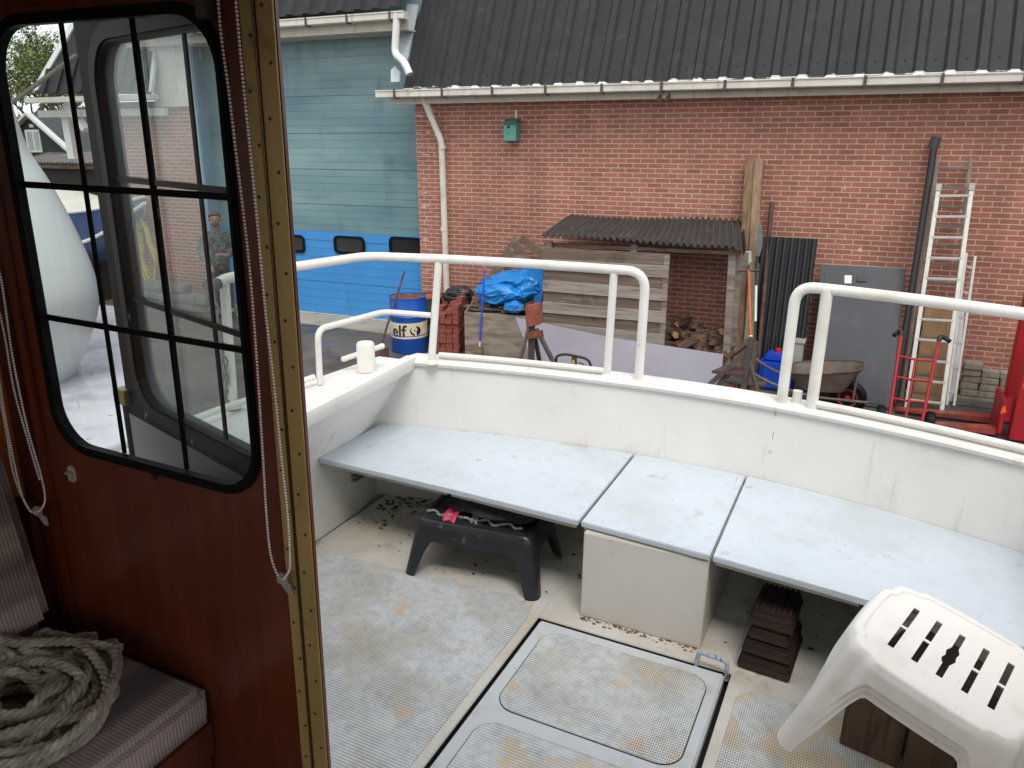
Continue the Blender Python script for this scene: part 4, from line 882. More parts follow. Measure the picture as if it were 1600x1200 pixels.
for s_ in (-1, 1):
    bm = nb(); y_ = Yw+s_*.14
    tube(bm, fillet([V((wc.x+.22, y_+.0, .22)), V((wc.x-.35, y_, .21)), V((x0+.15, Yw+s_*.25, .27)), V((x0-.25, Yw+s_*.29, W(1190, 580, Yw).z-.03)), V((x0-.48, Yw+s_*.3, W(1180, 566, Yw).z))], .12), .017, 8); obj('handle', bm, OLIVE, wb, True)
    bm = nb(); tube(bm, fillet([V((x0+.15, Yw+s_*.24, .3)), V((x0+.05, Yw+s_*.27, .02)), V((x0+.35, Yw+s_*.25, .02))], .05), .015, 8); obj('leg', bm, OLIVE, wb, True)
    bm = nb(); beam(bm, V((wc.x+.05, y_, .2)), V((wc.x+.07, Yw+s_*.16, zr1-.05)), .03, .008); obj('strut', bm, OLIVE, wb)
# dark grey lid panel
ga, gb = G(1281, 633, 0), G(1393, 634, 0); Ya = 10.15; TLp, TRp = W(1281, 413, 11.2), W(1416, 419, 11.2); BLp, BRp = W(1279, 632, 10.3), W(1392, 630, 10.3)
lid = thing('panel_lid', 'dark grey framed panel with a white sticker leaning on the brick wall', 'panel', (BLp.x+.5, 10.3, 0))
BLp.z = BRp.z = .02
ux = (TRp-TLp).normalized(); nl = (BLp-TLp).cross(ux).normalized()
if nl.y > 0: nl = -nl
bm = nb(); prism(bm, [TLp, TRp, BRp, BLp], -nl*.09, .012); obj('rim', bm, DKRIM, lid)
def lidp(u_, v_): return (TLp.lerp(TRp, u_)).lerp(BLp.lerp(BRp, u_), v_)
bm = nb(); prism(bm, [lidp(.05, .055)+nl*.012, lidp(.93, .055)+nl*.012, lidp(.92, .98)+nl*.012, lidp(.05, .98)+nl*.012], -nl*.02, .006); obj('face', bm, DKGREY, lid)
bm = nb(); prism(bm, [lidp(a, c)+nl*.0145 for a, c in ((.30, .075), (.385, .075), (.385, .135), (.30, .135))], -nl*.002); obj('sticker', bm, TRIMW, lid)
bm = nb(); prism(bm, [lidp(a, c)+nl*.03 for a, c in ((.44, .07), (.56, .07), (.56, .12), (.44, .12))], -nl*.018, .006); obj('latch', bm, BLK, lid)
bm = nb(); tube(bm, [W(1460, 226, 11.3), V((W(1402, 600, 10.5).x, 10.5, .05))], .04, 14); sol = solo('drain_pole', bm, BLK, 'long black plastic pole with a capped top leaning left of the ladders', 'pole', (W(1402, 600, 10.5).x, 10.5, 0), smooth=True)
p = W(1460, 226, 11.3); bm = nb(); tube(bm, [p+V((-.012, 0, -.05)), p+V((.01, 0, .09)), p+V((.012, 0, .10))], .058, 14, rs=[.056, .058, .03]); obj('end_cap', bm, M('grey_cap', '#3a3f3c', .6), sol, True)
# ladders
def ladder(label, tl, tr_, bl_, br_, rungs, mat, Yt_, Yb_, wv=.055, ends=None, z0=.02):
    A, B_ = W(*tl, Yt_), W(*tr_, Yt_); C_, D2 = W(*bl_, Yb_), W(*br_, Yb_); C_.z = D2.z = z0
    o = thing('ladder', label, 'ladder', (C_+D2)/2, group='aluminium ladders on the wall')
    for a, b_ in ((A, C_), (B_, D2)):
        bm = nb(); beam(bm, b_, a, wv, .025, V((0, 1, 0)), .004); rl = obj('rail', bm, mat, o)
        if ends:
            bm = nb(); d = (a-b_).normalized(); beam(bm, a-d*.07, a+d*.02, wv+.018, .045, V((0, 1, 0)), .006); obj('end_cap', bm, ends, rl)
    for k in range(rungs):
        t = (k+.5)/rungs; p = C_.lerp(A, t); q_ = D2.lerp(B_, t); bm = nb(); beam(bm, p, q_, .034, .03, bev=.006); obj('rung', bm, mat, o)
    return o
ladder('dull aluminium ladder reaching highest, behind the capped ladder', (1466, 247), (1517, 248), (1410, 612), (1475, 632), 13, ALUD, 11.33, 10.75, .04)
ladder('bright aluminium ladder with grey end caps, in front', (1467, 290), (1519, 289), (1417, 632), (1472, 640), 11, ALU, 11.1, 10.35, .048, ends=M('ladder_cap', '#a59f95', .5))
ladder('short narrow aluminium ladder at the right of the group', (1510, 395), (1524, 400), (1479, 634), (1490, 636), 6, ALU, 11.25, 10.75, .03)
bm = nb(); prism(bm, [W(1447, 478, 11.2), W(1497, 481, 11.2), W(1478, 628, 10.95), W(1424, 622, 10.95)], (0, .02, 0)); solo('board', bm, TAN, 'tan wooden board standing behind the ladders', 'board', (W(1460, 620, 11).x, 11.0, 0), group='boards behind the ladders')
bm = nb(); prism(bm, [W(1497, 474, 11.3), W(1508, 475, 11.3), W(1494, 628, 11.0), W(1476, 626, 11.0)], (0, .02, 0)); solo('board', bm, WBOARD, 'narrow white board standing behind the ladders', 'board', (W(1490, 620, 11).x, 11.05, 0), group='boards behind the ladders')
# red sack truck
Yt1 = 9.55; st = thing('sack_truck', 'red sack truck with black grips standing in front of the ladders', 'sack truck', (W(1415, 660, Yt1).x, Yt1, 0))
tL, tR, bL, bR = W(1408, 524, Yt1+.35), W(1467, 533, Yt1+.35), W(1389, 655, Yt1), W(1440, 662, Yt1); bL.z = bR.z = .1
for a, b_, hx in ((tL, bL, (1402, 519)), (tR, bR, (1476, 527))):
    bm = nb(); tube(bm, [b_, a], .02, 10); obj('frame_tube', bm, REDM, st, True)
    e = W(*hx, Yt1+.42); bm = nb(); tube(bm, fillet([a, a+(a-b_).normalized()*.05, e, e+V((.05 if hx[0] > 1440 else -.03, -.06, -.03))], .04), .026, 10); obj('grip', bm, BLK, st, True)
for t in (.24, .48, .73):
    p, q_ = tL.lerp(bL, t), tR.lerp(bR, t); bm = nb(); tube(bm, [p, p.lerp(q_, .2)+V((0, .05, -.015)), p.lerp(q_, .5)+V((0, .07, -.03)), p.lerp(q_, .8)+V((0, .05, -.015)), q_], .014, 8); obj('crossbar', bm, REDM, st, True)
m0 = tL.lerp(tR, .5)+V((0, .07, 0)); m1 = bL.lerp(bR, .5); bm = nb(); tube(bm, [m0.lerp(m1, .25), m1], .014, 8); obj('centre_bar', bm, REDM, st, True)
bm = nb(); prism(bm, [bL+V((-.02, 0, -.08)), bR+V((.02, 0, -.08)), bR+V((.02, -.2, -.08)), bL+V((-.02, -.2, -.08))], (0, 0, .008)); prism(bm, [bL+V((-.02, 0, -.08)), bR+V((.02, 0, -.08)), bR+V((.02, 0, .06)), bL+V((-.02, 0, .06))], (0, .006, 0)); obj('toe_plate', bm, REDM, st)
for p, s_ in ((bL, -1), (bR, 1)):
    bm = nb(); wc2 = V((p.x+s_*.09, p.y+.1, .125)); lathe(bm, [(.07, -.035), (.115, -.045), (.125, -.03), (.125, .03), (.115, .045), (.07, .035)], 24, wc2, V((1, 0, 0))); obj('wheel', bm, RUBBER, st, True)
# grey pavers, each its own thing
pb = nb(); box(pb, (0, 0, 0), (.2, .15, .085), None, .008); jitter(pb, .006, 14); pt = None
q = G(1502, 626, 0); Yp2 = 11.05; xs = [W(px, 610, Yp2).x for px in (1513, 1529, 1546)]
for ix, nz_ in enumerate((5, 4, 4)):
    for iz in range(nz_):
        rnd = random.Random(ix*9+iz)
        if pt is None: pt = o = solo('paver', pb, GBRICK, 'grey concrete paver in the small stack at the foot of the wall', 'paver', (0, 0, 0), group='pavers stacked by the forklift')
        else: o = pt.copy(); C.objects.link(o)
        o.matrix_world = Matrix.Translation((xs[0]+ix*.205+rnd.uniform(-.012, .012), Yp2+rnd.uniform(-.02, .02), .10+.046+iz*.089)) @ Matrix.Rotation(rnd.uniform(-.06, .06), 4, 'Z')
bm = nb(); bx(bm, xs[0]-.16, xs[2]+.35, 10.85, 11.3, 0, .10, .01); solo('plinth_stone', bm, STONE, 'rough grey slab under the paver stack', 'slab', (xs[1], 11.1, 0))
# red forklift at the right edge
Yf1 = 9.75; fk = thing('forklift', 'red forklift mast and forks at the right edge of the yard', 'forklift', (W(1590, 650, Yf1).x, Yf1, 0))
xm = W(1572, 600, Yf1).x
for yy in (Yf1-.02, Yf1+.62):
    p = W(1600, 500, yy); bm = nb(); bx(bm, xm+.12, xm+.30, yy-.05, yy+.08, .02, 2.1, .008); obj('mast_rail', bm, REDM, fk)
bm = nb(); bx(bm, xm+.0, xm+.045, Yf1-.03, Yf1+.5, .06, .47, .008); bx(bm, xm+.045, xm+.12, Yf1+.0, Yf1+.1, .2, .48, .006); obj('carriage', bm, REDM, fk)
bm = nb(); prism(bm, [V((xm-.005, Yf1-.036, .30)), V((xm+.05, Yf1-.036, .33)), V((xm+.03, Yf1-.036, .40)), V((xm+.0, Yf1-.036, .38))], (0, -.003, 0)); obj('paint_mark', bm, ORNG, fk)
bm = nb(); 
for k in range(7): sph(bm, (xm+.2+.02*math.cos(k*2), Yf1-.071, .62+.03*k+.02*math.sin(k*3)), .045, 10, 8, (1, .06, .8))
obj('paint_mark', bm, ORNG, fk)
for yy, px in ((Yf1+.0, 1455), (Yf1+.42, 1400)):
    xa = W(px, 650, yy).x; bm = nb(); prism(bm, [V((xa, yy-.0, .04)), V((xa, yy, .06)), V((xm-.05, yy, .105)), V((xm, yy, .105)), V((xm, yy, .03)), V((xm-.1, yy, .03))], (0, .14, 0), .004); obj('fork', bm, REDF, fk)
bm = nb(); bx(bm, xm+.55, xm+1.9, Yf1-.15, Yf1+.8, .12, 1.0, .06); obj('body', bm, REDM, fk)
for dx in (.8, 1.6):
    for yy in (Yf1-.1, Yf1+.72):
        bm = nb(); lathe(bm, [(.1, -.06), (.2, -.07), (.2, .07), (.1, .06)], 22, (xm+dx, yy, .2), V((0, 1, 0))); obj('wheel', bm, RUBBER, fk, True)

# ------------------------------------------------------------------ seen through the cabin window
sil = [(2, 120), (18, 172), (40, 232), (70, 278), (90, 312), (108, 345), (126, 382), (140, 415), (150, 450), (150, 480), (143, 510), (130, 545), (115, 585), (100, 628), (90, 660)]
P_ = [W(px, py, 7.0) for px, py in sil]; vd = V((-.82, .57, 0)); ll = V((-.57, -.82, 0))
def silp(t):
    k = t*(len(P_)-1); i = min(int(k), len(P_)-2); f = k-i
    a = P_[max(i-1, 0)]; b_ = P_[i]; c = P_[i+1]; d = P_[min(i+2, len(P_)-1)]
    return .5*((2*b_)+(c-a)*f+(2*a-5*b_+4*c-d)*f*f+(3*b_-a-3*c+d)*f**3)
bm = nb(); gridmesh(bm, lambda u_, v_: silp(v_)+ll*(2.4*(2*u_-1)**2)+vd*(1.5*(2*u_-1)), 33, 60); solidify(bm, -.03)
p = P_[-1]; solo('white_boat', bm, HULLW, 'white boat with a smooth bulging bow lying in the water on the left', 'boat', (p.x, p.y, -.4), smooth=True)
# navy boat on the hard
Yn = 10.85; bow = W(203, 309, Yn)
nbt = thing('covered_boat', 'navy blue boat with a pale cover standing ashore by the brick pier', 'boat', (bow.x-2.6, Yn, 0))
zch = W(125, 380, Yn).z; zs = W(118, 330, Yn).z
def nst(t):
    x = bow.x-5.2*t; hb = .95*min(1, (t/.5))**.62; sheer = zs+(bow.z-zs)*(1-min(1, t/.32))**2; ch = zch+(bow.z-.12-zch)*(1-min(1, t/.3))**1.7
    return x, hb, sheer, ch
def nhull(u_, v_):
    x, hb, sh_, ch = nst(u_); k = 2*v_-1; s_ = 1 if k > 0 else -1; a = abs(k)
    if a > .35: f = (a-.35)/.65; return V((x, Yn+.3+s_*hb*(.86+.14*f), ch+(sh_-ch)*f))
    f = a/.35; return V((x+.0, Yn+.3+s_*hb*.86*f**.7, ch-.5*min(1, u_*4)*(1-f*f)))
bm = nb(); gridmesh(bm, nhull, 24, 27); obj('hull', bm, HULLB, nbt, True)
bm = nb(); gridmesh(bm, lambda u_, v_: V((nst(u_)[0], Yn+.3+(2*v_-1)*nst(u_)[1]*1.0, nst(u_)[2]+.01+.42*min(1, u_*2.2)*(1-abs(2*v_-1)**2.4))), 24, 15); obj('cover', bm, CANV, nbt, True)
for s_ in (-1, 1):
    bm = nb(); tube(bm, [V((nst(t/20)[0]+.02, Yn+.3+s_*nst(t/20)[1]*.87, nst(t/20)[3])) for t in range(21)], .035, 8); obj('rub_strip', bm, TRIMW, nbt, True)
    bm = nb(); tube(bm, [V((nst(t/20)[0]+.02, Yn+.3+s_*nst(t/20)[1]*1.0, nst(t/20)[2])) for t in range(21)], .03, 8); obj('gunwale', bm, TRIMW, nbt, True)
for dx in (1.7, 3.9):
    bm = nb(); bx(bm, bow.x-dx-.5, bow.x-dx+.4, Yn-.35, Yn+.95, .0, zch-.1, .01); obj('cradle', bm, DARKV, nbt)
# far black timber house
Yh = 24.0
hs = thing('timber_house', 'black timber gabled house with white trim beyond the water', 'house', (W(60, 300, Yh).x, Yh, 0))
bm = nb(); prism(bm, [W(27, 210, Yh), W(48, 184, Yh), W(112, 238, Yh), W(112, 248, Yh), W(27, 248, Yh)], (0, 4, 0)); obj('gable_wall', bm, TIMB, hs)
a0 = W(20, 205, Yh); ap = W(48, 178, Yh); b0 = W(118, 240, Yh)
bm = nb(); beam(bm, a0, ap, .1, .28, V((0, 1, 0))); beam(bm, ap, b0, .1, .28, V((0, 1, 0))); bb_ = bm
for v in bm.verts: v.co.y -= .12
obj('bargeboard', bm, TRIMW, hs)
bm = nb(); prism(bm, [W(20, 204, Yh+.1), W(48, 177, Yh+.1), W(118, 239, Yh+.1), W(118, 244, Yh+.1), W(48, 182, Yh+.1), W(20, 209, Yh+.1)], (0, 4, 0)); obj('roof', bm, TILE, hs)
wq = [W(px, py, Yh-.04) for px, py in ((38, 203), (60, 202), (66, 238), (44, 238))]
bm = nb(); prism(bm, wq, (0, .06, 0)); wn = obj('window', bm, TRIMW, hs)
bm = nb(); prism(bm, [W(px, py, Yh-.06) for px, py in ((41, 206), (48, 206), (53, 234), (46, 234))], (0, .02, 0)); prism(bm, [W(px, py, Yh-.06) for px, py in ((51, 206), (58, 206), (63, 234), (56, 234))], (0, .02, 0)); obj('pane', bm, M('curtained_pane', '#9aa19c', .2, n1=(2, .3)), wn)
bm = nb(); prism(bm, [W(px, py, Yh-.05) for px, py in ((45, 194), (51, 194), (52, 199), (46, 199))], (0, .05, 0)); obj('number_plate', bm, TRIMW, hs)
bm = nb()
pr = []
x_a, x_b = W(30, 256, Yh-1.4).x, W(150, 256, Yh-1.4).x
for k in range(81): pr.append(((x_b-x_a)*k/80, .05*math.sin(k*1.9)))
zA, zB = W(100, 239, Yh).z, W(100, 254, Yh-1.4).z
sheet_profile(bm, pr, (x_a, Yh-1.4, zB), V((1, 0, 0)), V((0, 1.4, zA-zB)).normalized(), V((0, -.3, 1)).normalized(), 1.6, .02); obj('lean_to_roof', bm, M('grey_fibre_roof', '#6f6a66', .8, n1=(2, .25)), hs)
bm = nb(); bx(bm, x_a, x_b, Yh-1.1, Yh-.9, -.4, zB-.05); obj('lean_to_shade_wall', bm, DARKV, hs)  # near-black wall, the shade inside the lean-to opening put into its colour
bm = nb(); bx(bm, x_a, x_b, Yh-1.25, Yh-1.1, zB-.25, zB-.05); obj('lean_to_board', bm, BROWNW, hs)
Yh2 = 29.0; h2 = thing('tiled_house', 'house with a dark tiled roof behind the black gable', 'house', (W(110, 300, Yh2).x, Yh2, 0))
bm = nb(); q4 = [W(px, py, Yh2) for px, py in ((80, 236), (150, 236), (150, 168), (92, 168))]
a, b_ = W(74, 240, Yh2), W(160, 240, Yh2); zt_ = W(100, 166, Yh2).z
pr = []; n_ = 60
for k in range(n_+1): pr.append(((b_.x-a.x)*k/n_, .04*abs(math.sin(k*math.pi/3))))
sheet_profile(bm, pr, a, V((1, 0, 0)), V((0, 1.5, zt_-a.z)).normalized(), V((0, -1, .3)).normalized(), math.hypot(1.5, zt_-a.z), .03); rt = obj('roof', bm, TILE, h2)
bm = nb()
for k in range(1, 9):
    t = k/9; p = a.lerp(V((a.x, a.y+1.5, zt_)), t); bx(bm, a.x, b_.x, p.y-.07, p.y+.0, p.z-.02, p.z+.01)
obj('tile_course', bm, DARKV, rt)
bm = nb(); bx(bm, a.x, b_.x, Yh2+.2, Yh2+5, -.3, a.z); obj('wall', bm, TIMB, h2)
bm = nb(); prism(bm, [W(px, py, Yh2-.3) for px, py in ((58, 182), (86, 180), (80, 199), (68, 196))], (0, .1, 0)); obj('solar_panel', bm, SOLAR, h2)
bm = nb(); prism(bm, [W(px, py, Yh2+1) for px, py in ((18, 200), (20, 183), (40, 180), (44, 200))], (0, .3, 0)); bx(bm, W(18, 200, Yh2+1).x, W(44, 200, Yh2+1).x, Yh2+1.1, Yh2+4, -.3, W(18, 200, Yh2+1).z)
solo('red_roofed_house', bm, REDT, 'small glimpse of a red tiled roof beside the black gable', 'house', (W(30, 200, Yh2+1).x, Yh2+1, 0))
# trees behind
def tree(x, y, h, seed, label, nleaf):
    rnd = random.Random(seed); o = thing('leafing_tree', label, 'tree', (x, y, 0), group='trees beyond the houses'); bm = nb(); tips = []
    def grow(p, d, L, r, lv):
        n = 4; pts = [p]; q = p.copy(); dd = d.copy()
        for i in range(n):
            dd = (dd+V((rnd.uniform(-.16, .16), rnd.uniform(-.16, .16), .04))).normalized(); q = q+dd*L/n; pts.append(q.copy())
        tube(bm, pts, r, 6 if lv < 2 else 4, rs=[r*(1-.45*i/n) for i in range(n+1)])
        if lv >= 2: tips.extend(pts[1:])
        if lv < 5:
            for k in range(3 if lv < 3 else 2):
                a = rnd.random()*6.28; e = V((math.cos(a), math.sin(a), rnd.uniform(.1, .8))); grow(pts[rnd.randint(2, n)], (dd+e*.85).normalized(), L*.68, r*.55, lv+1)
    grow(V((x, y, 0)), V((0, 0, 1)), h*.36, h*.022, 0); obj('trunk', bm, BARK, o)
    bm = nb()
    for k in range(nleaf):
        p = rnd.choice(tips)+V((rnd.gauss(0, .22), rnd.gauss(0, .22), rnd.gauss(0, .2))); s_ = rnd.uniform(.05, .12); a = V((rnd.uniform(-1, 1), rnd.uniform(-1, 1), rnd.uniform(-1, 1))).normalized(); b_ = a.orthogonal().normalized(); c = a.cross(b_)
        bm.faces.new([bm.verts.new(p+b_*s_*i+c*s_*.7*j) for i, j in ((-1, 0), (0, -1), (1, 0), (0, 1))])
    obj('crown', bm, LEAF, o)
p = W(62, 100, 33); tree(p.x, 33, 11.5, 3, 'tall tree with thin spring foliage against the sky', 4200)
p = W(20, 150, 36); tree(p.x, 36, 9.5, 8, 'lower bushy tree left of the tall one', 5200)
p = W(95, 150, 40); tree(p.x, 40, 12, 15, 'thin tree standing behind the roof edge', 3000)
# grass, hose, stones
bm = nb(); rnd = random.Random(4)
for k in range(3500):
    x, y = rnd.uniform(-19, -14.3), rnd.uniform(11.7, 15.5); h_ = rnd.uniform(.06, .16); a = rnd.random()*6.28
    bm.faces.new([bm.verts.new((x+math.cos(a)*.015, y+math.sin(a)*.015, gz(x))), bm.verts.new((x-math.cos(a)*.015, y-math.sin(a)*.015, gz(x))), bm.verts.new((x+rnd.uniform(-.05, .05), y+rnd.uniform(-.05, .05), gz(x)+h_))])
bx(bm, -19, -14.3, 11.7, 15.5, gz(-15)-.02, gz(-15)+.012)
g_ = obj('grass', bm, GRASS, None); g_['kind'] = 'stuff'
hc = W(229, 392, 11.25); bm = nb(); pts = []; rnd = random.Random(2)
for k in range(5*28):
    a = 2*math.pi*k/28; l_ = k//28; rx_, rz_ = .19+.012*l_, .50+.03*l_+.05*math.sin(l_*2)
    pts.append(V((hc.x+rx_*math.cos(a)*(1.0 if math.sin(a) < 0 else .6)+.02*math.sin(l_), 11.30-.025*l_, hc.z+rz_*math.sin(a)-.03*l_*(math.sin(a) < 0))))
pts.append(W(224, 432, 11.28)); pts.append(W(237, 455, 11.1)); tube(bm, pts, .016, 8); ho = solo('garden_hose', bm, HOSE, 'yellow hose hung in loops on the brick pier', 'hose', (hc.x, 11.3, hc.z-.6), smooth=True)
bm = nb(); tube(bm, [W(210, 362, 11.36), W(212, 357, 11.2), W(222, 362, 11.2), W(226, 345, 11.3)], .012, 6); solo('hose_hook', bm, STEEL, 'bent metal hook holding the yellow hose', 'hook', (hc.x, 11.36, hc.z+.4))
sb = nb(); box(sb, (0, 0, 0), (.42, .3, .16), None, .02); jitter(sb, .03, 6); stp = None
xa, xb = W(214, 470, 10.9).x, W(335, 470, 10.9).x; n_ = 8
for k in range(20):
    rnd = random.Random(k+77); iz = 0 if k < n_ else (1 if k < 15 else 2); x = xa+(xb-xa)*((k % n_)+.5)/n_+.12*iz
    if stp is None: stp = o = solo('rough_stone', sb, STONE, 'rough grey stone in the low pile along the brick pier', 'stone', (0, 0, 0), group='rough stones piled along the pier')
    else: o = stp.copy(); C.objects.link(o)
    o.matrix_world = Matrix.Translation((x, 10.95+rnd.uniform(-.05, .05), gz(x)+.085+.165*iz)) @ Matrix.Rotation(rnd.uniform(-.25, .25), 4, 'Z') @ Matrix.Rotation(rnd.uniform(-.05, .05), 4, 'X')

# ------------------------------------------------------------------ person in the plaid jacket by the door
hp = W(329, 344, 10.85); gx = gz(hp.x)
ps = thing('person', 'person in a grey plaid jacket standing by the big teal door', 'person', (hp.x+.12, 10.85, gx))
# local body frame: faces the boat
fw = V((-hp.x, -10.85, 0)).normalized(); rt_ = V((fw.y, -fw.x, 0)); cx_ = V((hp.x+.10, 10.85, gx))
hz_ = (hp.z-gx)
k_ = hz_/1.66
def pb_(r_, f_, z): return cx_+rt_*r_*k_+fw*f_*k_+V((0, 0, z*k_))
vs = [(pb_(0, 0, .98), (.15, .11)), (pb_(0, .0, 1.15), (.14, .105)), (pb_(0, .0, 1.32), (.16, .11)), (pb_(0, .0, 1.44), (.12, .09)), (pb_(.0, .02, 1.53), .055), (pb_(.0, .05, 1.60), .075), (pb_(0, .05, 1.68), .095), (pb_(0, .04, 1.76), .075)]
es = [(i, i+1) for i in range(7)]
def limb(root, pts_):
    prev = root
    for p, r_ in pts_: vs.append((p, r_)); es.append((prev, len(vs)-1)); prev = len(vs)-1
    return prev
hand_roots = []
aL = [(pb_(.19, 0, 1.42), .062), (pb_(.27, -.03, 1.16), .05), (pb_(.22, .14, .98), .04), (pb_(.19, .2, .94), .03)]
aR = [(pb_(-.19, 0, 1.42), .062), (pb_(-.26, -.02, 1.16), .05), (pb_(-.12, .2, 1.08), .04), (pb_(-.06, .24, 1.10), .03)]
hands = []
for arm in (aL, aR):
    e = limb(3, arm); wp, ep = arm[-1][0], arm[-2][0]; d = (wp-ep).normalized(); sd_ = d.cross(V((0, 0, 1))).normalized(); dn = V((0, 0, -1))
    vs.append((wp+d*.055*k_, (.036, .02))); es.append((e, len(vs)-1)); palm = len(vs)-1
    for j, l_ in enumerate((.062, .072, .068, .052)):
        b0_ = wp+d*.08*k_+sd_*(j-1.5)*.02*k_; limb(palm, [(b0_, .0095), (b0_+(d*.5+dn*.15)*l_*k_, .0085), (b0_+(d*.75+dn*.7)*l_*k_, .0075)])
    limb(palm, [(wp+d*.04*k_+sd_*-.045*k_, .011), (wp+d*.085*k_+sd_*-.05*k_+dn*.02, .009)])
for s_ in (1, -1): limb(0, [(pb_(.09*s_, 0, .88), .095), (pb_(.105*s_, .02, .50), .06), (pb_(.11*s_, -.01, .10), .042), (pb_(.12*s_, .13, .04), (.045, .03))])
bm = skin(vs, es); obj('body', bm, SKIN, ps, True)
# clothing follows the body
vs = [(pb_(0, 0, .80), (.195, .16)), (pb_(0, 0, .95), (.215, .175)), (pb_(0, 0, 1.15), (.215, .17)), (pb_(0, 0, 1.32), (.225, .165)), (pb_(0, 0, 1.45), (.14, .11)), (pb_(0, .01, 1.53), (.075, .07))]; es = [(0, 1), (1, 2), (2, 3), (3, 4), (4, 5)]
for arm in (aL, aR): limb(4, [(p, r_+.038) for p, r_ in arm[:3]])
obj('jacket', skin(vs, es), PLAID, ps, True)
vs = [(pb_(0, 0, 1.04), (.15, .12)), (pb_(0, 0, .94), (.165, .13))]; es = [(0, 1)]
for s_ in (1, -1): limb(1, [(pb_(.09*s_, 0, .82), .112), (pb_(.105*s_, .02, .50), .08), (pb_(.11*s_, -.01, .11), .066)])
obj('trousers', skin(vs, es), JEANS, ps, True)
hc_ = pb_(0, .05, 1.69)
bm = nb(); sph(bm, pb_(0, .035, 1.715), .108*k_, 16, 12, (.92, 1, .92))
for v in list(bm.verts):
    d = v.co-hc_
    if d.dot(fw) > .02 and d.z < .055: bm.verts.remove(v)
    elif d.z < -.06: bm.verts.remove(v)
obj('hair', bm, HAIR, ps, True)
bm = nb(); sph(bm, pb_(0, .085, 1.605), .062*k_, 12, 8, (1.05, .9, .75)); obj('beard', bm, HAIR, ps, True)
bm = nb(); sph(bm, pb_(0, .148, 1.675), .016*k_, 8, 6, (.8, 1, 1.5)); obj('nose', bm, SKIN, ps, True)
for s_ in (1, -1):
    bm = nb(); sph(bm, pb_(.034*s_, .128, 1.705), .012*k_, 8, 6); obj('eye', bm, INK, ps, True)
    bm = nb(); sph(bm, pb_(.098*s_, .035, 1.68), .026*k_, 8, 6, (.5, .8, 1.2)); obj('ear', bm, SKIN, ps, True)
    bm = nb(); box(bm, pb_(.12*s_, .08, .045), (.1, .27, .09), Matrix((rt_, fw, V((0, 0, 1)))).transposed(), .03); obj('shoe', bm, BLK, ps, True)

# ================================================================== THE BOAT (boat frame: x starboard, y aft, z up, cockpit floor z = 0)
boat = thing('cabin_boat', 'white boat with a mahogany cabin, open aft cockpit and white rails', 'boat', (-.62, 2.0, 0), 'b')
XC = -.62
def ytr(x, top=False):
    d = x+.68; return 3.195-(.105 if d < 0 else .14)*d*d
ZT = .72
# outer hull
def hullp(u_, v_):
    z = (ZT-.05)*(1-v_)+(-2.3)*v_; k = 1-.10*v_-.35*max(0, v_-.55)/.45
    # outline from port bow round the transom to starboard bow
    if u_ < .4: t = u_/.4; x = -2.28+.0; y = -5.5+t*(3.12+5.5); x = XC+(x-XC)*(min(1, .12+.95*math.sin(min(1, (y+5.5)/4.5)*math.pi/2)))
    elif u_ > .6: t = (1-u_)/.4; y = -5.5+t*(3.12+5.5); x = XC+(1.66)*(min(1, .12+.95*math.sin(min(1, (y+5.5)/4.5)*math.pi/2)))
    else: t = (u_-.4)/.2; x = -2.28+t*3.32; y = ytr(max(-2.1, min(.9, x)))+.13
    return V((XC+(x-XC)*k, y-(.25*v_ if y > 0 else -.3*v_), z))
bm = nb(); gridmesh(bm, hullp, 90, 9); solidify(bm, .02); obj('hull', bm, HULLW, boat, True)
# cockpit bulwark (inner faces): port side, rounded corner, transom, starboard side
inn_b = [V((-2.10, 1.08, 0)), V((-2.13, 2.47, 0)), V((-2.165, 2.95, 0))]; inn_t = [V((-1.86, 1.08, ZT)), V((-1.90, 2.15, ZT)), V((-1.985, 2.98, ZT))]
xsb = [-2.165+(.93+2.165)*i/30 for i in range(31)]
lo = [V((-2.10+(-.03)*(i/10), 1.08+1.87*i/10, 0)) for i in range(10)]+[V((x, ytr(x)-.01, 0)) for x in xsb]+[V((.92, 2.8-1.72*i/8, 0)) for i in range(1, 9)]
hi = [V((-1.86-.12*(i/10)**1.2, 1.08+1.91*i/10, ZT)) for i in range(10)]+[V((-1.985+(.78+1.985)*i/30, ytr(-1.985+(2.765)*i/30)+.005, ZT)) for i in range(31)]+[V((.72, 2.8-1.72*i/8, ZT)) for i in range(1, 9)]
bm = nb(); n_ = len(lo)
HZ_ = [0, .2, .385, .47, .6, ZT]
def wallp(u_, v_):
    i = round(u_*(n_-1)); z = HZ_[round(v_*5)]; k = max(0, (z-.385)/(ZT-.385)); p = lo[i].lerp(hi[i], k); p.z = z; return p
gridmesh(bm, wallp, n_, 6); obj('bulwark', bm, BOATW, boat, True)
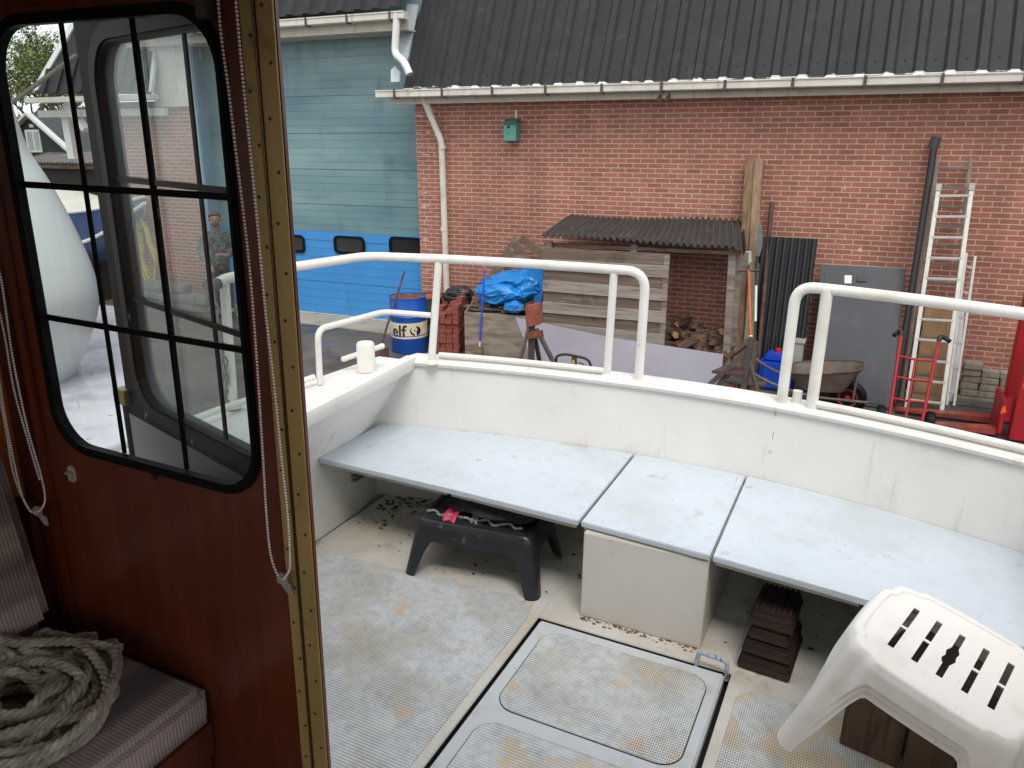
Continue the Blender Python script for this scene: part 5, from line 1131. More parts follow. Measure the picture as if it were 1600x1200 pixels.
# coamings (caps): transom and port side, with a lip
bm = nb(); m_ = 40; R_ = []
for i in range(m_+1):
    x = -2.02+(.85+2.02)*i/m_; y = ytr(x); R_.append([bm.verts.new(p) for p in (V((x, y-.012, ZT-.018)), V((x, y-.016, ZT-.004)), V((x, y-.008, ZT+.008)), V((x, y+.05, ZT+.012)), V((x, y+.13, ZT+.006)), V((x, y+.15, ZT-.05)), V((x, y+.02, ZT-.03)))])
for i in range(m_):
    for k in range(7): bm.faces.new((R_[i][k], R_[i+1][k], R_[i+1][(k+1) % 7], R_[i][(k+1) % 7]))
bm.faces.new(R_[0]); bm.faces.new(R_[-1]); tcap = obj('transom_cap', bm, BOATW, boat, True)
def portx(y): return -1.86-.125*max(0, (y-1.08)/1.9)**1.2
bm = nb(); R_ = []; m_ = 14
for i in range(m_+1):
    y = 1.10+1.93*i/m_; x = portx(y); xo = -2.25+.075*max(0, min(1, (y-2.1)/.9))
    R_.append([bm.verts.new(p) for p in (V((x+.02, y, ZT-.045)), V((x+.035, y, ZT+.0)), V((x+.03, y, ZT+.022)), V((x-.02, y, ZT+.022)), V((x-.028, y, ZT-.002)), V((xo, y, ZT-.006)), V((xo-.03, y, ZT-.06)), V((x-.03, y, ZT-.07)))])
for i in range(m_):
    for k in range(8): bm.faces.new((R_[i][k], R_[i+1][k], R_[i+1][(k+1) % 8], R_[i][(k+1) % 8]))
bm.faces.new(R_[0]); bm.faces.new(R_[-1]); pcap = obj('side_deck_cap', bm, BOATW, boat, True)
bm = nb(); bx(bm, .70, 1.06, 1.1, 2.95, ZT-.05, ZT+.01, .01); obj('side_deck_cap', bm, BOATW, boat)
# cockpit floor: dark drain base, cream deck plates, hatches
bm = nb(); bx(bm, -2.12, .95, .6, 3.19, -.075, -.045); obj('drain_base', bm, GAPM, boat)
bm = nb()
bx(bm, -2.12, -.989, .6, 3.2, -.044, 0, .003); bx(bm, -.989, -.260, 2.350, 3.2, -.044, .0, .003); bx(bm, -.260, .94, .6, 3.1, -.044, 0, .003)
obj('cockpit_sole', bm, CREAM, boat)
def pad(x0, x1, y0, y1, r, mat, par, z=0.0, corners=(1, 1, 1, 1)):
    pts = []
    for (cx, cy, a0, on) in ((x1-r, y1-r, 0, corners[0]), (x0+r, y1-r, 90, corners[1]), (x0+r, y0+r, 180, corners[2]), (x1-r, y0+r, 270, corners[3])):
        for j in range(9):
            a = math.radians(a0+90*j/8); rr_ = r
            pts.append(V((cx+rr_*math.cos(a), cy+rr_*math.sin(a), z)))
    bm = nb(); prism(bm, pts, (0, 0, .003), 0); return obj('nonskid_pad' if mat is not GAPM else 'pad_groove', bm, mat, par)
bm = nb(); bx(bm, -.9886, -.9868, .6, 2.348, -.044, -.0025); obj('gap_shade_strip', bm, GAPM, boat); bm = nb(); bx(bm, -.9866, -.262, 2.3476, 2.3496, -.044, -.0025); obj('gap_shade_strip', bm, GAPM, boat)  # dark strips paint the gap's shade over the lit deck plate sides
sole = [c for c in boat.children if c.name.startswith('cockpit_sole')][0]
bm = nb(); prism(bm, [V((-1.025, 1.1, 0)), V((-1.025, 2.33, 0)), V((-1.04, 2.385, 0)), V((-1.08, 2.425, 0)), V((-1.15, 2.435, 0)), V((-1.66, 2.395, 0)), V((-2.095, 2.36, 0)), V((-2.08, 1.1, 0))], (0, 0, .003)); obj('nonskid_pad', bm, NSK, sole)
pad(-.225, .6, .9, 2.29, .07, NSKW, sole)
bm = nb(); bx(bm, -.974, -.280, .8, 2.337, -.044, .002, .006); h_ = obj('floor_hatch', bm, DECKB, boat)
for (y0, y1) in ((1.838, 2.285), (1.03, 1.772)):
    pad(-.928, -.319, y0-.003, y1+.003, .073, GAPM, h_, .0004)
    pad(-.925, -.322, y0, y1, .07, NSK, h_, .002)
hb1 = BZ(1086, 1042, 0); hb2 = BZ(1133, 1064, 0)
bm = nb(); tube(bm, fillet([V((hb1.x, 2.345, -.02)), V((hb1.x+.006, 2.345, .055)), V((hb2.x-.004, 2.335, .055)), V((hb2.x, 2.335, -.02))], .014), .008, 8); obj('lifting_handle', bm, M('chipped_paint_handle', '#aab4bd', .5, n1=(40, .2), dirt=('#3a4a66', 60, .52, .05, .8)), boat, True)
# locker box under the bench
ZB = .39
bm = nb(); bx(bm, -.852, -.388, 2.435, 3.15, 0, ZB-.03, .004); lk = obj('locker', bm, LOCKER, boat)
bm = nb()
for k in range(110):
    rnd = random.Random(k); x = -.85+.46*rnd.random()**1.3; sph(bm, (x, 2.432-rnd.random()**2*.03, .001), .0015+.005*rnd.random()**3, 6, 4, (1.5, 1, .5))
obj('rust_crumbs', bm, M('orange_rust', '#7d5a3a', .9, n1=(60, .5)), lk)['kind'] = 'stuff'
# bench boards
def board(front, backx, label=None):
    back = [V((x, ytr(x)-.012, ZB)) for x in backx]
    bm = nb(); pts = [V((p.x, p.y, ZB)) for p in front]+back
    prism(bm, pts, (0, 0, -.022), .003); o = obj('bench_board', bm, BENCHT, boat)
    bm = nb(); 
    for a, c in zip(front[:-1], front[1:]): beam(bm, V((a.x+.01, a.y+.02, ZB-.03)), V((c.x-.01, c.y+.02, ZB-.03)), .02, .015)
    obj('edge_strip', bm, BENCHE, o); return o
f = [BZ(px, py, ZB) for px, py in ((497, 716), (700, 763), (903, 814))]
b1 = board(f, [-.893-(-.893+2.13)*-0-(1.237)*i/8 for i in range(9)])
f = [BZ(px, py, ZB) for px, py in ((908, 815), (1109, 868))]; b2 = board(f, [-.392-.49*i/4 for i in range(5)])
f = [BZ(1114, 869, ZB), BZ(1350, 936, ZB), V((.45, 2.34, ZB)), V((.88, 2.26, ZB))]; b3 = board(f, [.86-1.243*i/8 for i in range(9)])
bolt_b = {id(b1): ((748, 719), (601, 668), (978, 716), (888, 801), (513, 709)), id(b2): (), id(b3): ((1170, 761), (1134, 864), (1385, 867))}
for bd in (b1, b3):
    for px, py in bolt_b[id(bd)]:
        q = BZ(px, py, ZB); bm = nb(); lathe(bm, [(.0125, 0), (.012, .0025), (.006, .003), (.005, .0015), (.001, .0015)], 14, q); obj('bolt', bm, M('bolt_washer', '#cfd0cc', .35, metal=.4), bd, True)
# louvre vent under the bench, port side
q = V((-2.115, 2.80, .25)); bm = nb()
for k in range(7): bx(bm, -2.15, -2.10, 2.70, 2.90, .18+.022*k, .19+.022*k, .002)
obj('louvre_vent', bm, M('louvre_grey', '#8c8c88', .5), boat)
# ---- rails
ZR = 1.215
def railp(px, py): return BZ(px, py, ZR)
def onrail(x, dy=.035): return V((x, ytr(x)+dy, ZR))
port = [railp(338, 444)+V((0, -.0, 0)), railp(350, 441), railp(455, 418), railp(560, 400)]
cor = railp(592, 396)
stbx = [-1.86, -1.6, -1.3, -1.0]
rp = [port[0], V((-2.295, 2.21, ZR)), port[2], V((cor.x, cor.y-.1, ZR)), V((-2.02, 3.03, ZR)), onrail(-1.8), onrail(-1.45), onrail(-1.15), V((-.905, ytr(-.9)+.035, ZR)), V((-.905, ytr(-.9)+.035, ZT))]
bm = nb(); tube(bm, fillet(rp, .085, 7), .0205, 14); rail = obj('rail', bm, RAILW, boat, True)
bm = nb(); tube(bm, [port[0]+V((.005, -.05, .001)), port[0]+V((0, .01, 0))], .0215, 14); obj('rail_end', bm, STEEL, rail, True)
def postb(name, top, bot, r_):
    bm = nb(); tube(bm, [bot, top], r_, 12); o = obj(name, bm, RAILW, rail, True)
    b2 = nb(); lathe(b2, [(r_+.012, 0), (r_+.008, .008), (r_, .018)], 12, bot+V((0, 0, .004))); obj('weld_collar', b2, RAILW, o, True); return o
q = BY(352, 441, port[0].y+.05); pbm = BZ(366, 641, ZT)
postb('stanchion', V((-2.285, 2.19, ZR)), V((-2.22, 2.11, ZT)), .019)
postb('stanchion', onrail(-1.855), V((-1.865, 3.02, ZT)), .018)
postb('stanchion', onrail(-1.045), V((-1.052, ytr(-1.05)+.035, ZT)), .018)
# mid rail on the port quarter and low rails
mp = [BZ(497, 602, ZT), BZ(497, 515, .96), BZ(600, 487, .96), V((-1.87, 3.03, .955))]
mp[0] = V((-2.125, 2.52, ZT)); mp[1] = V((-2.12, 2.52, .965))
bm = nb(); tube(bm, fillet(mp, .05), .0135, 12); obj('mid_rail', bm, RAILW, rail, True)
bm = nb(); tube(bm, [V((x, ytr(x)+.035, ZT+.03)) for x in [-1.86+(.81)*i/8 for i in range(9)]], .014, 10); obj('low_rail', bm, RAILW, rail, True)
bm = nb(); tube(bm, [V((-2.18, 2.0, ZT+.035)), V((-2.14, 2.5, ZT+.035))], .013, 10); tube(bm, [V((-2.2, 1.2, ZT+.035)), V((-2.18, 2.0, ZT+.035))], .013, 10); obj('low_rail', bm, RAILW, rail, True)
rp = [V((-.288, ytr(-.29)+.035, ZT)), V((-.288, ytr(-.29)+.035, ZR)), onrail(-.1), onrail(.2), onrail(.5), V((.82, 2.85, ZR)), V((.92, 2.3, ZR))]
bm = nb(); tube(bm, fillet(rp, .075, 7), .0215, 14); rail2 = obj('rail', bm, RAILW, boat, True)
bm = nb(); tube(bm, [V((-.17, ytr(-.17)+.03, ZT)), V((-.172, ytr(-.17)+.03, ZR))], .0225, 12); obj('stanchion', bm, RAILW, rail2, True)
bm = nb(); tube(bm, [V((.86, 2.6, ZT)), V((.86, 2.62, ZR))], .0225, 12); obj('stanchion', bm, RAILW, rail2, True)
bm = nb(); tube(bm, [V((x, ytr(x)+.03, ZT+.03)) for x in [-.155+.95*i/8 for i in range(9)]], .015, 10); obj('low_rail', bm, RAILW, rail2, True)
q = V((-.232, ytr(-.23)+.06, ZT)); bm = nb(); tube(bm, [q, q+V((0, 0, .062))], .019, 14); obj('vent_stub', bm, RAILW, tcap, True)
# bollard with cross bar
q = V((-2.075, 2.79, ZT)); bm = nb(); lathe(bm, [(.047, 0), (.042, .012), (.041, .125), (.036, .133), (.001, .134)], 20, q); bl_ = obj('bollard', bm, RAILW, boat, True)
bm = nb(); ca, cb_ = BY(537, 561, q.y-.05), BY(597, 541, q.y+.065); tube(bm, [ca, cb_], .0125, 10); sph(bm, ca, .0135, 10, 8); sph(bm, cb_, .0135, 10, 8); obj('cross_bar', bm, RAILW, bl_, True)

# ---- cabin bulkhead, window, hinge
YB = 1.05
def onwall(pts, y): return [V((a, y, c)) for a, c in pts]
wx, wz, w2, h2_ = (-1.652-1.058)/2, (1.062+1.95)/2, (1.652-1.058)/2, (1.95-1.062)/2
gin = rrect(w2-.003, h2_-.006, .092, 10); gout = rrect(w2+.014, h2_+.014, .105, 10)
hole = [(wx+a, wz+c) for a, c in rrect(w2, h2_, .095, 10)]
X0, X1, Z0, Z1 = -1.80, -.9275, -.02, 2.36
outer = []
for a, c in hole:
    dx, dz = a-wx, c-wz; sx_ = ((X1 if dx > 0 else X0)-wx)/dx if abs(dx) > 1e-6 else 1e9; sz_ = ((Z1 if dz > 0 else Z0)-wz)/dz if abs(dz) > 1e-6 else 1e9
    s_ = min(sx_, sz_); outer.append([wx+dx*s_, wz+dz*s_])
for cx, cz in ((X1, Z1), (X0, Z1), (X0, Z0), (X1, Z0)):
    i = min(range(len(outer)), key=lambda i: (outer[i][0]-cx)**2+(outer[i][1]-cz)**2); outer[i] = [cx, cz]
bm = nb(); ring_plate(bm, onwall(outer, YB), onwall(hole, YB), (0, .007, 0)); bulk = obj('cabin_bulkhead', bm, MAHOG, boat)
bm = nb(); ring_plate(bm, onwall([(wx+a, wz+c) for a, c in gout], YB-.012), onwall([(wx+a, wz+c) for a, c in gin], YB-.012), (0, .027, 0)); bmesh.ops.bevel(bm, geom=bm.edges[:], offset=.004, segments=2, affect='EDGES', clamp_overlap=True)
win = obj('cabin_window', bm, RUBBER, bulk, True)
bm = nb(); prism(bm, onwall([(wx+a, wz+c) for a, c in rrect(w2-.001, h2_-.001, .094, 8)], YB+.012), (0, .002, 0)); obj('glass_pane', bm, GLASS_C, win)
bm = nb()
for x in (-1.458, -1.267): bx(bm, x-.0055, x+.0055, YB+.008, YB+.012, 1.07, 1.945)
for z in (1.643, 1.358): bx(bm, -1.65, -1.06, YB+.007, YB+.0115, z-.0065, z+.0065)
obj('glazing_bar', bm, RUBBER, win)
# right of the hinge: the door edge; brass piano hinge leaves with screws
for (x0, x1) in ((-1.0, -.9725), (-.9655, -.9295)):
    bm = nb(); bx(bm, x0, x1, YB-.0045, YB-.0005, .1, 2.2, .001); lf = obj('hinge_leaf', bm, BRASS, bulk)
    sm = nb(); lathe(sm, [(.0035, 0), (.003, .001), (.0012, .0006)], 10, V(((x0+x1)/2, YB-.0046, .40)), V((0, -1, 0))); s0 = obj('screw', sm, SCREW, lf, True)
    n_ = 20
    s0.location.z += .043*(x0 < -.98)
    for k in range(1, n_):
        s1 = s0.copy(); C.objects.link(s1); s1.location.z += k*.086; s1.location.x += (.006 if k % 2 else -.004)
bm = nb(); 
for k in range(56): lathe(bm, [(.0032, 0), (.0032, .0345)], 8, V((-.969, YB-.005, .1+.0375*k)))
obj('hinge_knuckle', bm, SCREW, bulk, True)
bm = nb(); bx(bm, -1.806, -1.742, YB-.02, YB-.0005, -.02, 2.34, .003); obj('corner_trim', bm, MAHOGD, bulk)
bm = nb(); bx(bm, -1.742, -1.715, YB-.010, YB-.0005, .0, 2.34, .002); obj('corner_trim', bm, MAHOG, bulk)
# latch plate and recess
q = BY(114, 740, YB); bm = nb(); prism(bm, onwall([(q.x+a, q.z+c) for a, c in rrect(.0115, .021, .0112, 5)], YB-.0005), (0, -.004, 0), .001); lt = obj('latch_plate', bm, M('ivory_plate', '#b5ab98', .4), bulk, True)
bm = nb(); bx(bm, q.x-.009, q.x+.010, YB-.016, YB-.0045, q.z-.012, q.z+.008, .002); obj('catch', bm, M('ivory_catch', '#a79f8d', .4), lt); bm = nb(); bx(bm, q.x-.006, q.x+.004, YB-.018, YB-.0162, q.z-.009, q.z+.003); obj('slot', bm, BLK, lt)
q = BY(242, 745, YB); bm = nb(); bx(bm, q.x-.008, q.x+.008, YB-.0022, YB-.0004, q.z-.006, q.z+.006); obj('bolt_recess', bm, BLK, bulk)
q = BY(330, 17, YB); bm = nb(); bx(bm, q.x-.012, q.x+.012, YB-.025, YB-.0005, q.z-.015, q.z+.1, .002); obj('blind_bracket', bm, STEEL, bulk)
# the cockpit door, swung open outside
DA = math.radians(16.4); dd = V((-math.cos(DA), math.sin(DA), 0)); dn_ = V((math.sin(DA), math.cos(DA), 0)); hp_ = V((-.945, 1.085, 0))
def dp_(u_, z, t=0.0): return hp_+dd*u_+V((0, 0, z))+dn_*t
dwu, dwz, dw2, dh2 = (.16+.77)/2, (1.085+1.94)/2, (.77-.16)/2, (1.94-1.085)/2
hole = [(dwu+a, dwz+c) for a, c in rrect(dw2+.02, dh2+.02, .11, 10)]
outer = []
for a, c in hole:
    dx, dz = a-dwu, c-dwz; sx_ = ((.885 if dx > 0 else .06)-dwu)/dx if abs(dx) > 1e-6 else 1e9; sz_ = ((2.25 if dz > 0 else 1.02)-dwz)/dz if abs(dz) > 1e-6 else 1e9
    s_ = min(sx_, sz_); outer.append([dwu+dx*s_, dwz+dz*s_])
for cx, cz in ((.885, 2.25), (.06, 2.25), (.06, 1.02), (.885, 1.02)):
    i = min(range(len(outer)), key=lambda i: (outer[i][0]-cx)**2+(outer[i][1]-cz)**2); outer[i] = [cx, cz]
bm = nb(); ring_plate(bm, [dp_(a, c) for a, c in outer], [dp_(a, c) for a, c in hole], dn_*.03); dr = obj('cockpit_door', bm, CHARC, boat)
bm = nb(); prism(bm, [dp_(.06, .1), dp_(.885, .1), dp_(.885, 1.019), dp_(.06, 1.019)], dn_*.03); obj('lower_panel', bm, GREYW, dr, label='grey white lower half of the open door')
bm = nb(); ring_plate(bm, [dp_(dwu+a, dwz+c, -.012) for a, c in rrect(dw2+.042, dh2+.042, .125, 10)], [dp_(dwu+a, dwz+c, -.012) for a, c in rrect(dw2, dh2, .09, 10)], dn_*.05); bmesh.ops.bevel(bm, geom=bm.edges[:], offset=.006, segments=2, affect='EDGES', clamp_overlap=True)
dwn = obj('door_window', bm, RUBBER, dr, True)
bm = nb(); prism(bm, [dp_(dwu+a, dwz+c, .010) for a, c in rrect(dw2+.01, dh2+.01, .1, 8)], dn_*.004); obj('glass_pane', bm, GLASS_D, dwn)
bm = nb()
for u_ in (.352, .563): beam(bm, dp_(u_, 1.09, .004), dp_(u_, 1.935, .004), .012, .005, dn_)
for z in (1.645, 1.355): beam(bm, dp_(.165, z, .003), dp_(.765, z, .003), .013, .005, dn_)
obj('glazing_bar', bm, RUBBER, dwn)
q = dp_(.885, 1.06, .0); bm = nb(); bx(bm, q.x-.03, q.x+.02, q.y-.02, q.y+.02, q.z-.012, q.z+.03, .004); obj('door_hook', bm, BRASS, dr)
bm = nb(); tube(bm, [dp_(.9, 1.05), dp_(.9, .86), dp_(.88, .80)], .009, 8); obj('hook_rod', bm, STEEL, dr, True)
# cabin shell
bm = nb(); bx(bm, -1.90, -1.82, -1.9, YB+.03, -.02, 1.02); bx(bm, -1.90, -1.82, -1.9, YB+.03, 1.9, 2.36); bx(bm, -1.90, -1.82, -.02, YB+.03, 1.02, 1.9); bx(bm, -1.90, -1.82, -1.9, -1.2, 1.02, 1.9); obj('cabin_side', bm, TEAKL, boat)
bm = nb(); bx(bm, .98, 1.06, -1.9, YB+.03, -.02, 1.0); bx(bm, .98, 1.06, -1.9, YB+.03, 1.9, 2.36); bx(bm, .98, 1.06, .75, YB+.03, 1.0, 1.9); bx(bm, .98, 1.06, -1.9, -1.5, 1.0, 1.9); obj('cabin_side', bm, TEAKL, boat)
bm = nb(); bx(bm, -1.92, 1.08, -2.0, YB+.02, 2.36, 2.42); obj('cabin_roof', bm, BOATW, boat)
bm = nb(); bx(bm, .80, .98, YB, YB+.032, -.02, 2.36); bx(bm, -.925, .80, YB, YB+.032, 2.2, 2.36); obj('cabin_bulkhead', bm, MAHOG, boat)
bm = nb(); bx(bm, -1.82, .98, -1.9, -1.82, -.02, .95); bx(bm, -1.82, .98, -1.9, -1.82, 2.15, 2.36); obj('cabin_front', bm, MAHOG, boat)
bm = nb(); bx(bm, -1.82, .98, -1.9, 1.08, -.08, -.03); obj('cabin_sole', bm, MAHOGD, boat)
bm = nb(); bx(bm, -1.8, -1.285, -1.5, YB-.003, -.03, .405, .004); obj('berth_base', bm, MAHOG, boat)
bm = nb(); bx(bm, -1.295, -1.27, -1.5, YB-.003, .33, .425, .004); obj('berth_fiddle', bm, MAHOG, boat)
bm = nb(); bx(bm, -1.815, -1.765, 1.008, YB-.022, .4, .90, .003); obj('berth_end_post', bm, MAHOGD, boat)

# ---- loose things in the cabin
bm = nb(); box(bm, (-1.525, .17, .485), (.535, 1.745, .118)); bmesh.ops.bevel(bm, geom=bm.edges[:], offset=.02, segments=4, affect='EDGES')
bmesh.ops.subdivide_edges(bm, edges=[e for e in bm.edges if e.calc_length() > .3], cuts=9, use_grid_fill=True)
for v in bm.verts:
    v.co.z += .010*math.sin(v.co.y*5)*(v.co.z > .5)
solo('seat_cushion', bm, FABRIC, 'striped grey and mauve seat cushion with the rope coil on it', 'cushion', (-1.52, .17, .43), 'b', 'striped berth cushions', True)
bm = nb(); box(bm, (0, 0, 0), (.52, 1.56, .12)); bmesh.ops.bevel(bm, geom=bm.edges[:], offset=.035, segments=5, affect='EDGES')
o = solo('back_cushion', bm, FABRIC, 'striped back cushion upright against the cabin side', 'cushion', (0, 0, 0), 'b', 'striped berth cushions', True)
o.matrix_world = BM4 @ Matrix.Translation((-1.80, .215, .835)) @ Matrix.Rotation(math.radians(80), 4, 'Y')
# rope coil
rc = BZ(62, 1100, .58); rnd = random.Random(21); ctr = []
zc = .573
R0 = .212; nl_ = 16
for l_ in range(nl_):
    ex_, ey_ = rnd.uniform(-.02, .02), rnd.uniform(-.02, .02); ra = (R0-.010*(l_ % 3), R0-.045-.012*(l_ % 2), R0-.09-.02*rnd.random(), R0-.125-.02*rnd.random())[(3, 2, 0, 1, 0, 2, 3, 1, 2, 0, 1, 3, 1, 0, 2, 0)[l_]]; rb_ = ra*rnd.uniform(.74, .92); ph = rnd.uniform(-.5, .5)
    lev = zc+.0058*(l_ // 2)+.004*(l_ % 2)-.004
    for k in range(26):
        t = k/26; a = 2*math.pi*t+.2*l_; wob = .012*math.sin(3*a+l_)
        x = (ra+wob)*math.cos(a); y = (rb_+wob)*math.sin(a); c_, s_ = math.cos(ph), math.sin(ph)
        ctr.append(V((rc.x-.03+ex_+x*c_-y*s_, rc.y-.02+ey_+x*s_+y*c_, lev+.014*math.sin(2*a+l_*1.3)+.008)))
e0, e1 = BZ(20, 1004, .645), BZ(190, 1013, .615)
tail = [ctr[-1].lerp(V((e0.x-.1, e0.y, .650)), .5), V((e0.x-.12, e0.y-.01, .650)), V((e0.x, e0.y, .645)), e0.lerp(e1, .5)+V((0, .01, .004)), e1]
# dense smooth path
def smooth_path(p, k):
    o = []
    for i in range(len(p)-1):
        a, b_, c, d = p[max(i-1, 0)], p[i], p[i+1], p[min(i+2, len(p)-1)]
        for j in range(k):
            f = j/k; o.append(.5*((2*b_)+(c-a)*f+(2*a-5*b_+4*c-d)*f*f+(3*b_-a-3*c+d)*f**3))
    o.append(p[-1]); return o
path = smooth_path(ctr, 5)+smooth_path(tail, 14)
bm = nb(); L_ = 0; fr_ = []
for i, p in enumerate(path):
    t = (path[min(i+1, len(path)-1)]-path[max(i-1, 0)]).normalized(); x_, y_, _ = basis_of(t)
    if i: L_ += (p-path[i-1]).length
    fr_.append((p, x_, y_, L_))
for s_ in range(3):
    tube(bm, [p+(x_*math.cos(2*math.pi*(l_/.055)+s_*2.094)+y_*math.sin(2*math.pi*(l_/.055)+s_*2.094))*.0058 for p, x_, y_, l_ in fr_], .0057, 7)
solo('rope_coil', bm, ROPE, 'thick grey twisted rope lying in a loose coil on the seat cushion', 'rope', (rc.x, rc.y, .55), 'b', smooth=True)
# bead chains
def chain_(pts, name, label, clip, y):
    path = smooth_path(pts, 12); bm = nb(); acc = 0; last = path[0]; step = .0062
    d_ = 0; k = 0
    cum = [0]
    for i in range(1, len(path)): cum.append(cum[-1]+(path[i]-path[i-1]).length)
    s_ = 0; i = 0
    while s_ < cum[-1]:
        while cum[i+1] < s_: i += 1
        p = path[i].lerp(path[i+1], (s_-cum[i])/max(1e-9, cum[i+1]-cum[i])); sph(bm, p, .00255, 8, 6); s_ += step
    o = solo(name, bm, BEAD, label, 'bead chain', clip, 'b', 'bead chains of the roller blinds', True); return o
YC = 1.02
s1 = [(339, -20), (346, 60), (357, 140), (369, 240), (380, 330), (391, 430), (401, 560), (410, 700), (416, 800), (422, 862), (431, 893), (440, 905)]
s2 = [(448, 898), (453, 880), (449, 800), (440, 720), (428, 600), (414, 480), (402, 350), (389, 220), (378, 110), (368, 0), (366, -20)]
ch = chain_([BY(px, py, YC) for px, py in s1+s2], 'bead_chain', 'white bead chain hanging beside the brass hinge', BY(440, 905, YC), YC)
def clipm(q, par):
    bm = nb(); bx(bm, q.x-.010, q.x+.010, q.y-.006, q.y+.008, q.z-.012, q.z+.010, .003); prism(bm, [q+V((-.010, .004, -.008)), q+V((.010, .004, -.008)), q+V((.011, .014, -.022)), q+V((.014, .014, -.042)), q+V((.001, .014, -.042)), q+V((-.006, .010, -.022))], (0, -.004, 0), .001)
    obj('chain_clip', bm, CLEARP, par, True)
clipm(BY(440, 903, YC+.004), ch)
YD2 = .985
s1 = [(-30, 300), (-8, 400), (3, 445), (20, 560), (42, 665), (62, 735), (70, 772), (68, 790), (58, 800)]
s2 = [(46, 797), (34, 772), (22, 722), (9, 655), (0, 600), (-14, 500), (-30, 400)]
ch2 = chain_([BY(px, py, YD2) for px, py in s1+s2], 'bead_chain', 'white bead chain hanging at the far left beside the back cushion', BY(58, 800, YD2), YD2)
s3 = [(-30, 420), (-5, 475), (8, 530), (22, 610), (44, 690), (62, 750)]
s4 = [(-12, 560), (8, 665), (20, 735), (34, 775), (48, 798)]
clipm(BY(58, 798, YD2+.004), ch2)
for sx in (s3, s4):
    path = smooth_path([BY(px, py, YD2+.008) for px, py in sx], 12); bm = nb(); s_ = 0
    cum = [0]
    for i in range(1, len(path)): cum.append(cum[-1]+(path[i]-path[i-1]).length)
    i = 0
    while s_ < cum[-1]:
        while cum[i+1] < s_: i += 1
        sph(bm, path[i].lerp(path[i+1], (s_-cum[i])/max(1e-9, cum[i+1]-cum[i])), .00255, 8, 6); s_ += .0062
    obj('chain_strand', bm, BEAD, ch2, True)
# steel chain hanging from the port rail end
q = V((port[0].x+.0, port[0].y-.03, ZR-.02)); bm = nb()
for k in range(17):
    c_ = q+V((.006*math.sin(k), .003*k, -.035*k)); rot = Matrix.Rotation(math.pi/2*(k % 2)+.4, 3, 'Z'); pts = []
    for j in range(14):
        a = 2*math.pi*j/14; pts.append(c_+rot @ V((.013*math.cos(a), 0, .024*math.sin(a))))
    tube(bm, pts, .0042, 6, True)
solo('rail_chain', bm, CHAINM, 'galvanised chain dangling from the end of the port rail', 'chain', q+V((0, 0, -.55)), 'b', smooth=True)

# ---- things in the cockpit
def plastic_stool(root, w2, d2, h, legw, arch, flare, mat, slots, r=.05, step_=True, th=.0035, legtop=.0, bul=.012):
    """one-piece moulded stool, local frame: top centre at z = h"""
    N_ = 168
    def per(s):
        # superellipse-like rounded rectangle with stepped corners
        P = 2*(w2*2+d2*2); l_ = (s % 1)*P
        segs = [((-w2, -d2), (w2, -d2)), ((w2, -d2), (w2, d2)), ((w2, d2), (-w2, d2)), ((-w2, d2), (-w2, -d2))]
        for a, b_ in segs:
            L = math.hypot(b_[0]-a[0], b_[1]-a[1])
            if l_ <= L or (a, b_) == segs[-1]:
                f = max(0, min(1, l_/L)); x, y = a[0]+(b_[0]-a[0])*f, a[1]+(b_[1]-a[1])*f
                nx, ny = (b_[1]-a[1])/L, -(b_[0]-a[0])/L; dc_ = min(f, 1-f)*L
                out_ = 0
                if step_: out_ = bul*(1/(1+math.exp(-(dc_-.062)/.004)))+.010*math.sin(math.pi*f)-.0
                # rounded corner
                if dc_ < r:
                    k = r-dc_; out_ -= r-math.sqrt(max(0, r*r-k*k)) if False else 0
                return V((x+nx*out_, y+ny*out_, 0)), V((nx, ny, 0)), dc_, L
            l_ -= L
    def round_(p):
        ax, ay = abs(p.x)-(w2-r), abs(p.y)-(d2-r)
        if ax > 0 and ay > 0:
            m_ = math.hypot(ax, ay)
            # map square corner to round corner
            k = max(ax, ay)/m_ if m_ > 0 else 1
            p = V((math.copysign(w2-r+ax*k, p.x), math.copysign(d2-r+ay*k, p.y), p.z))
        return p
    def surf(u_, v_):
        p, n_, dc_, L = per(u_); t = v_
        zl = arch*max(0, min(1, (dc_-legw)/.045)); zl = arch*(1-(1-zl/arch)**2.2) if arch > 0 else 0
        zz = h-(h-zl)*t
        if t == 0: zz = h
        q_ = round_(p); dpt = h-zz
        out_ = flare*dpt/h+.006*min(1, dpt/.02)
        wgt = zl/arch; sg = lambda x_: 1/(1+math.exp(-max(-40, min(40, x_))))
        if step_: out_ -= wgt*(.008*sg((t-.60)/.012)+.008*sg((t-.80)/.012))
        rad = V((math.copysign(1, q_.x)*min(1, abs(q_.x)/(w2-r)), math.copysign(1, q_.y)*min(1, abs(q_.y)/(d2-r)), 0))
        q_ = q_+rad*out_; q_.z = zz; return q_
    bm = nb(); R_ = gridmesh(bm, surf, N_, 26, True)
    # rim ring, then the recessed seat grid
    inr = .86
    def inner(u_, k, dz): 
        p = round_(per(u_)[0]); return V((p.x*k, p.y*k, h+dz))
    rings = [[R_[i][0] for i in range(N_)]]
    for k, dz in ((.975, .004), (.93, .005), (.90, .004), (.885, -.001)): rings.append([bm.verts.new(inner(i/N_, k, dz)) for i in range(N_)])
    for a, b_ in zip(rings[:-1], rings[1:]):
        for i in range(N_): bm.faces.new((a[i], a[(i+1) % N_], b_[(i+1) % N_], b_[i]))
    # seat plate with slots: bars between the slots
    if slots:
        f = bm.faces.new(rings[-1]); 
    else: f = bm.faces.new(rings[-1])
    return bm, f
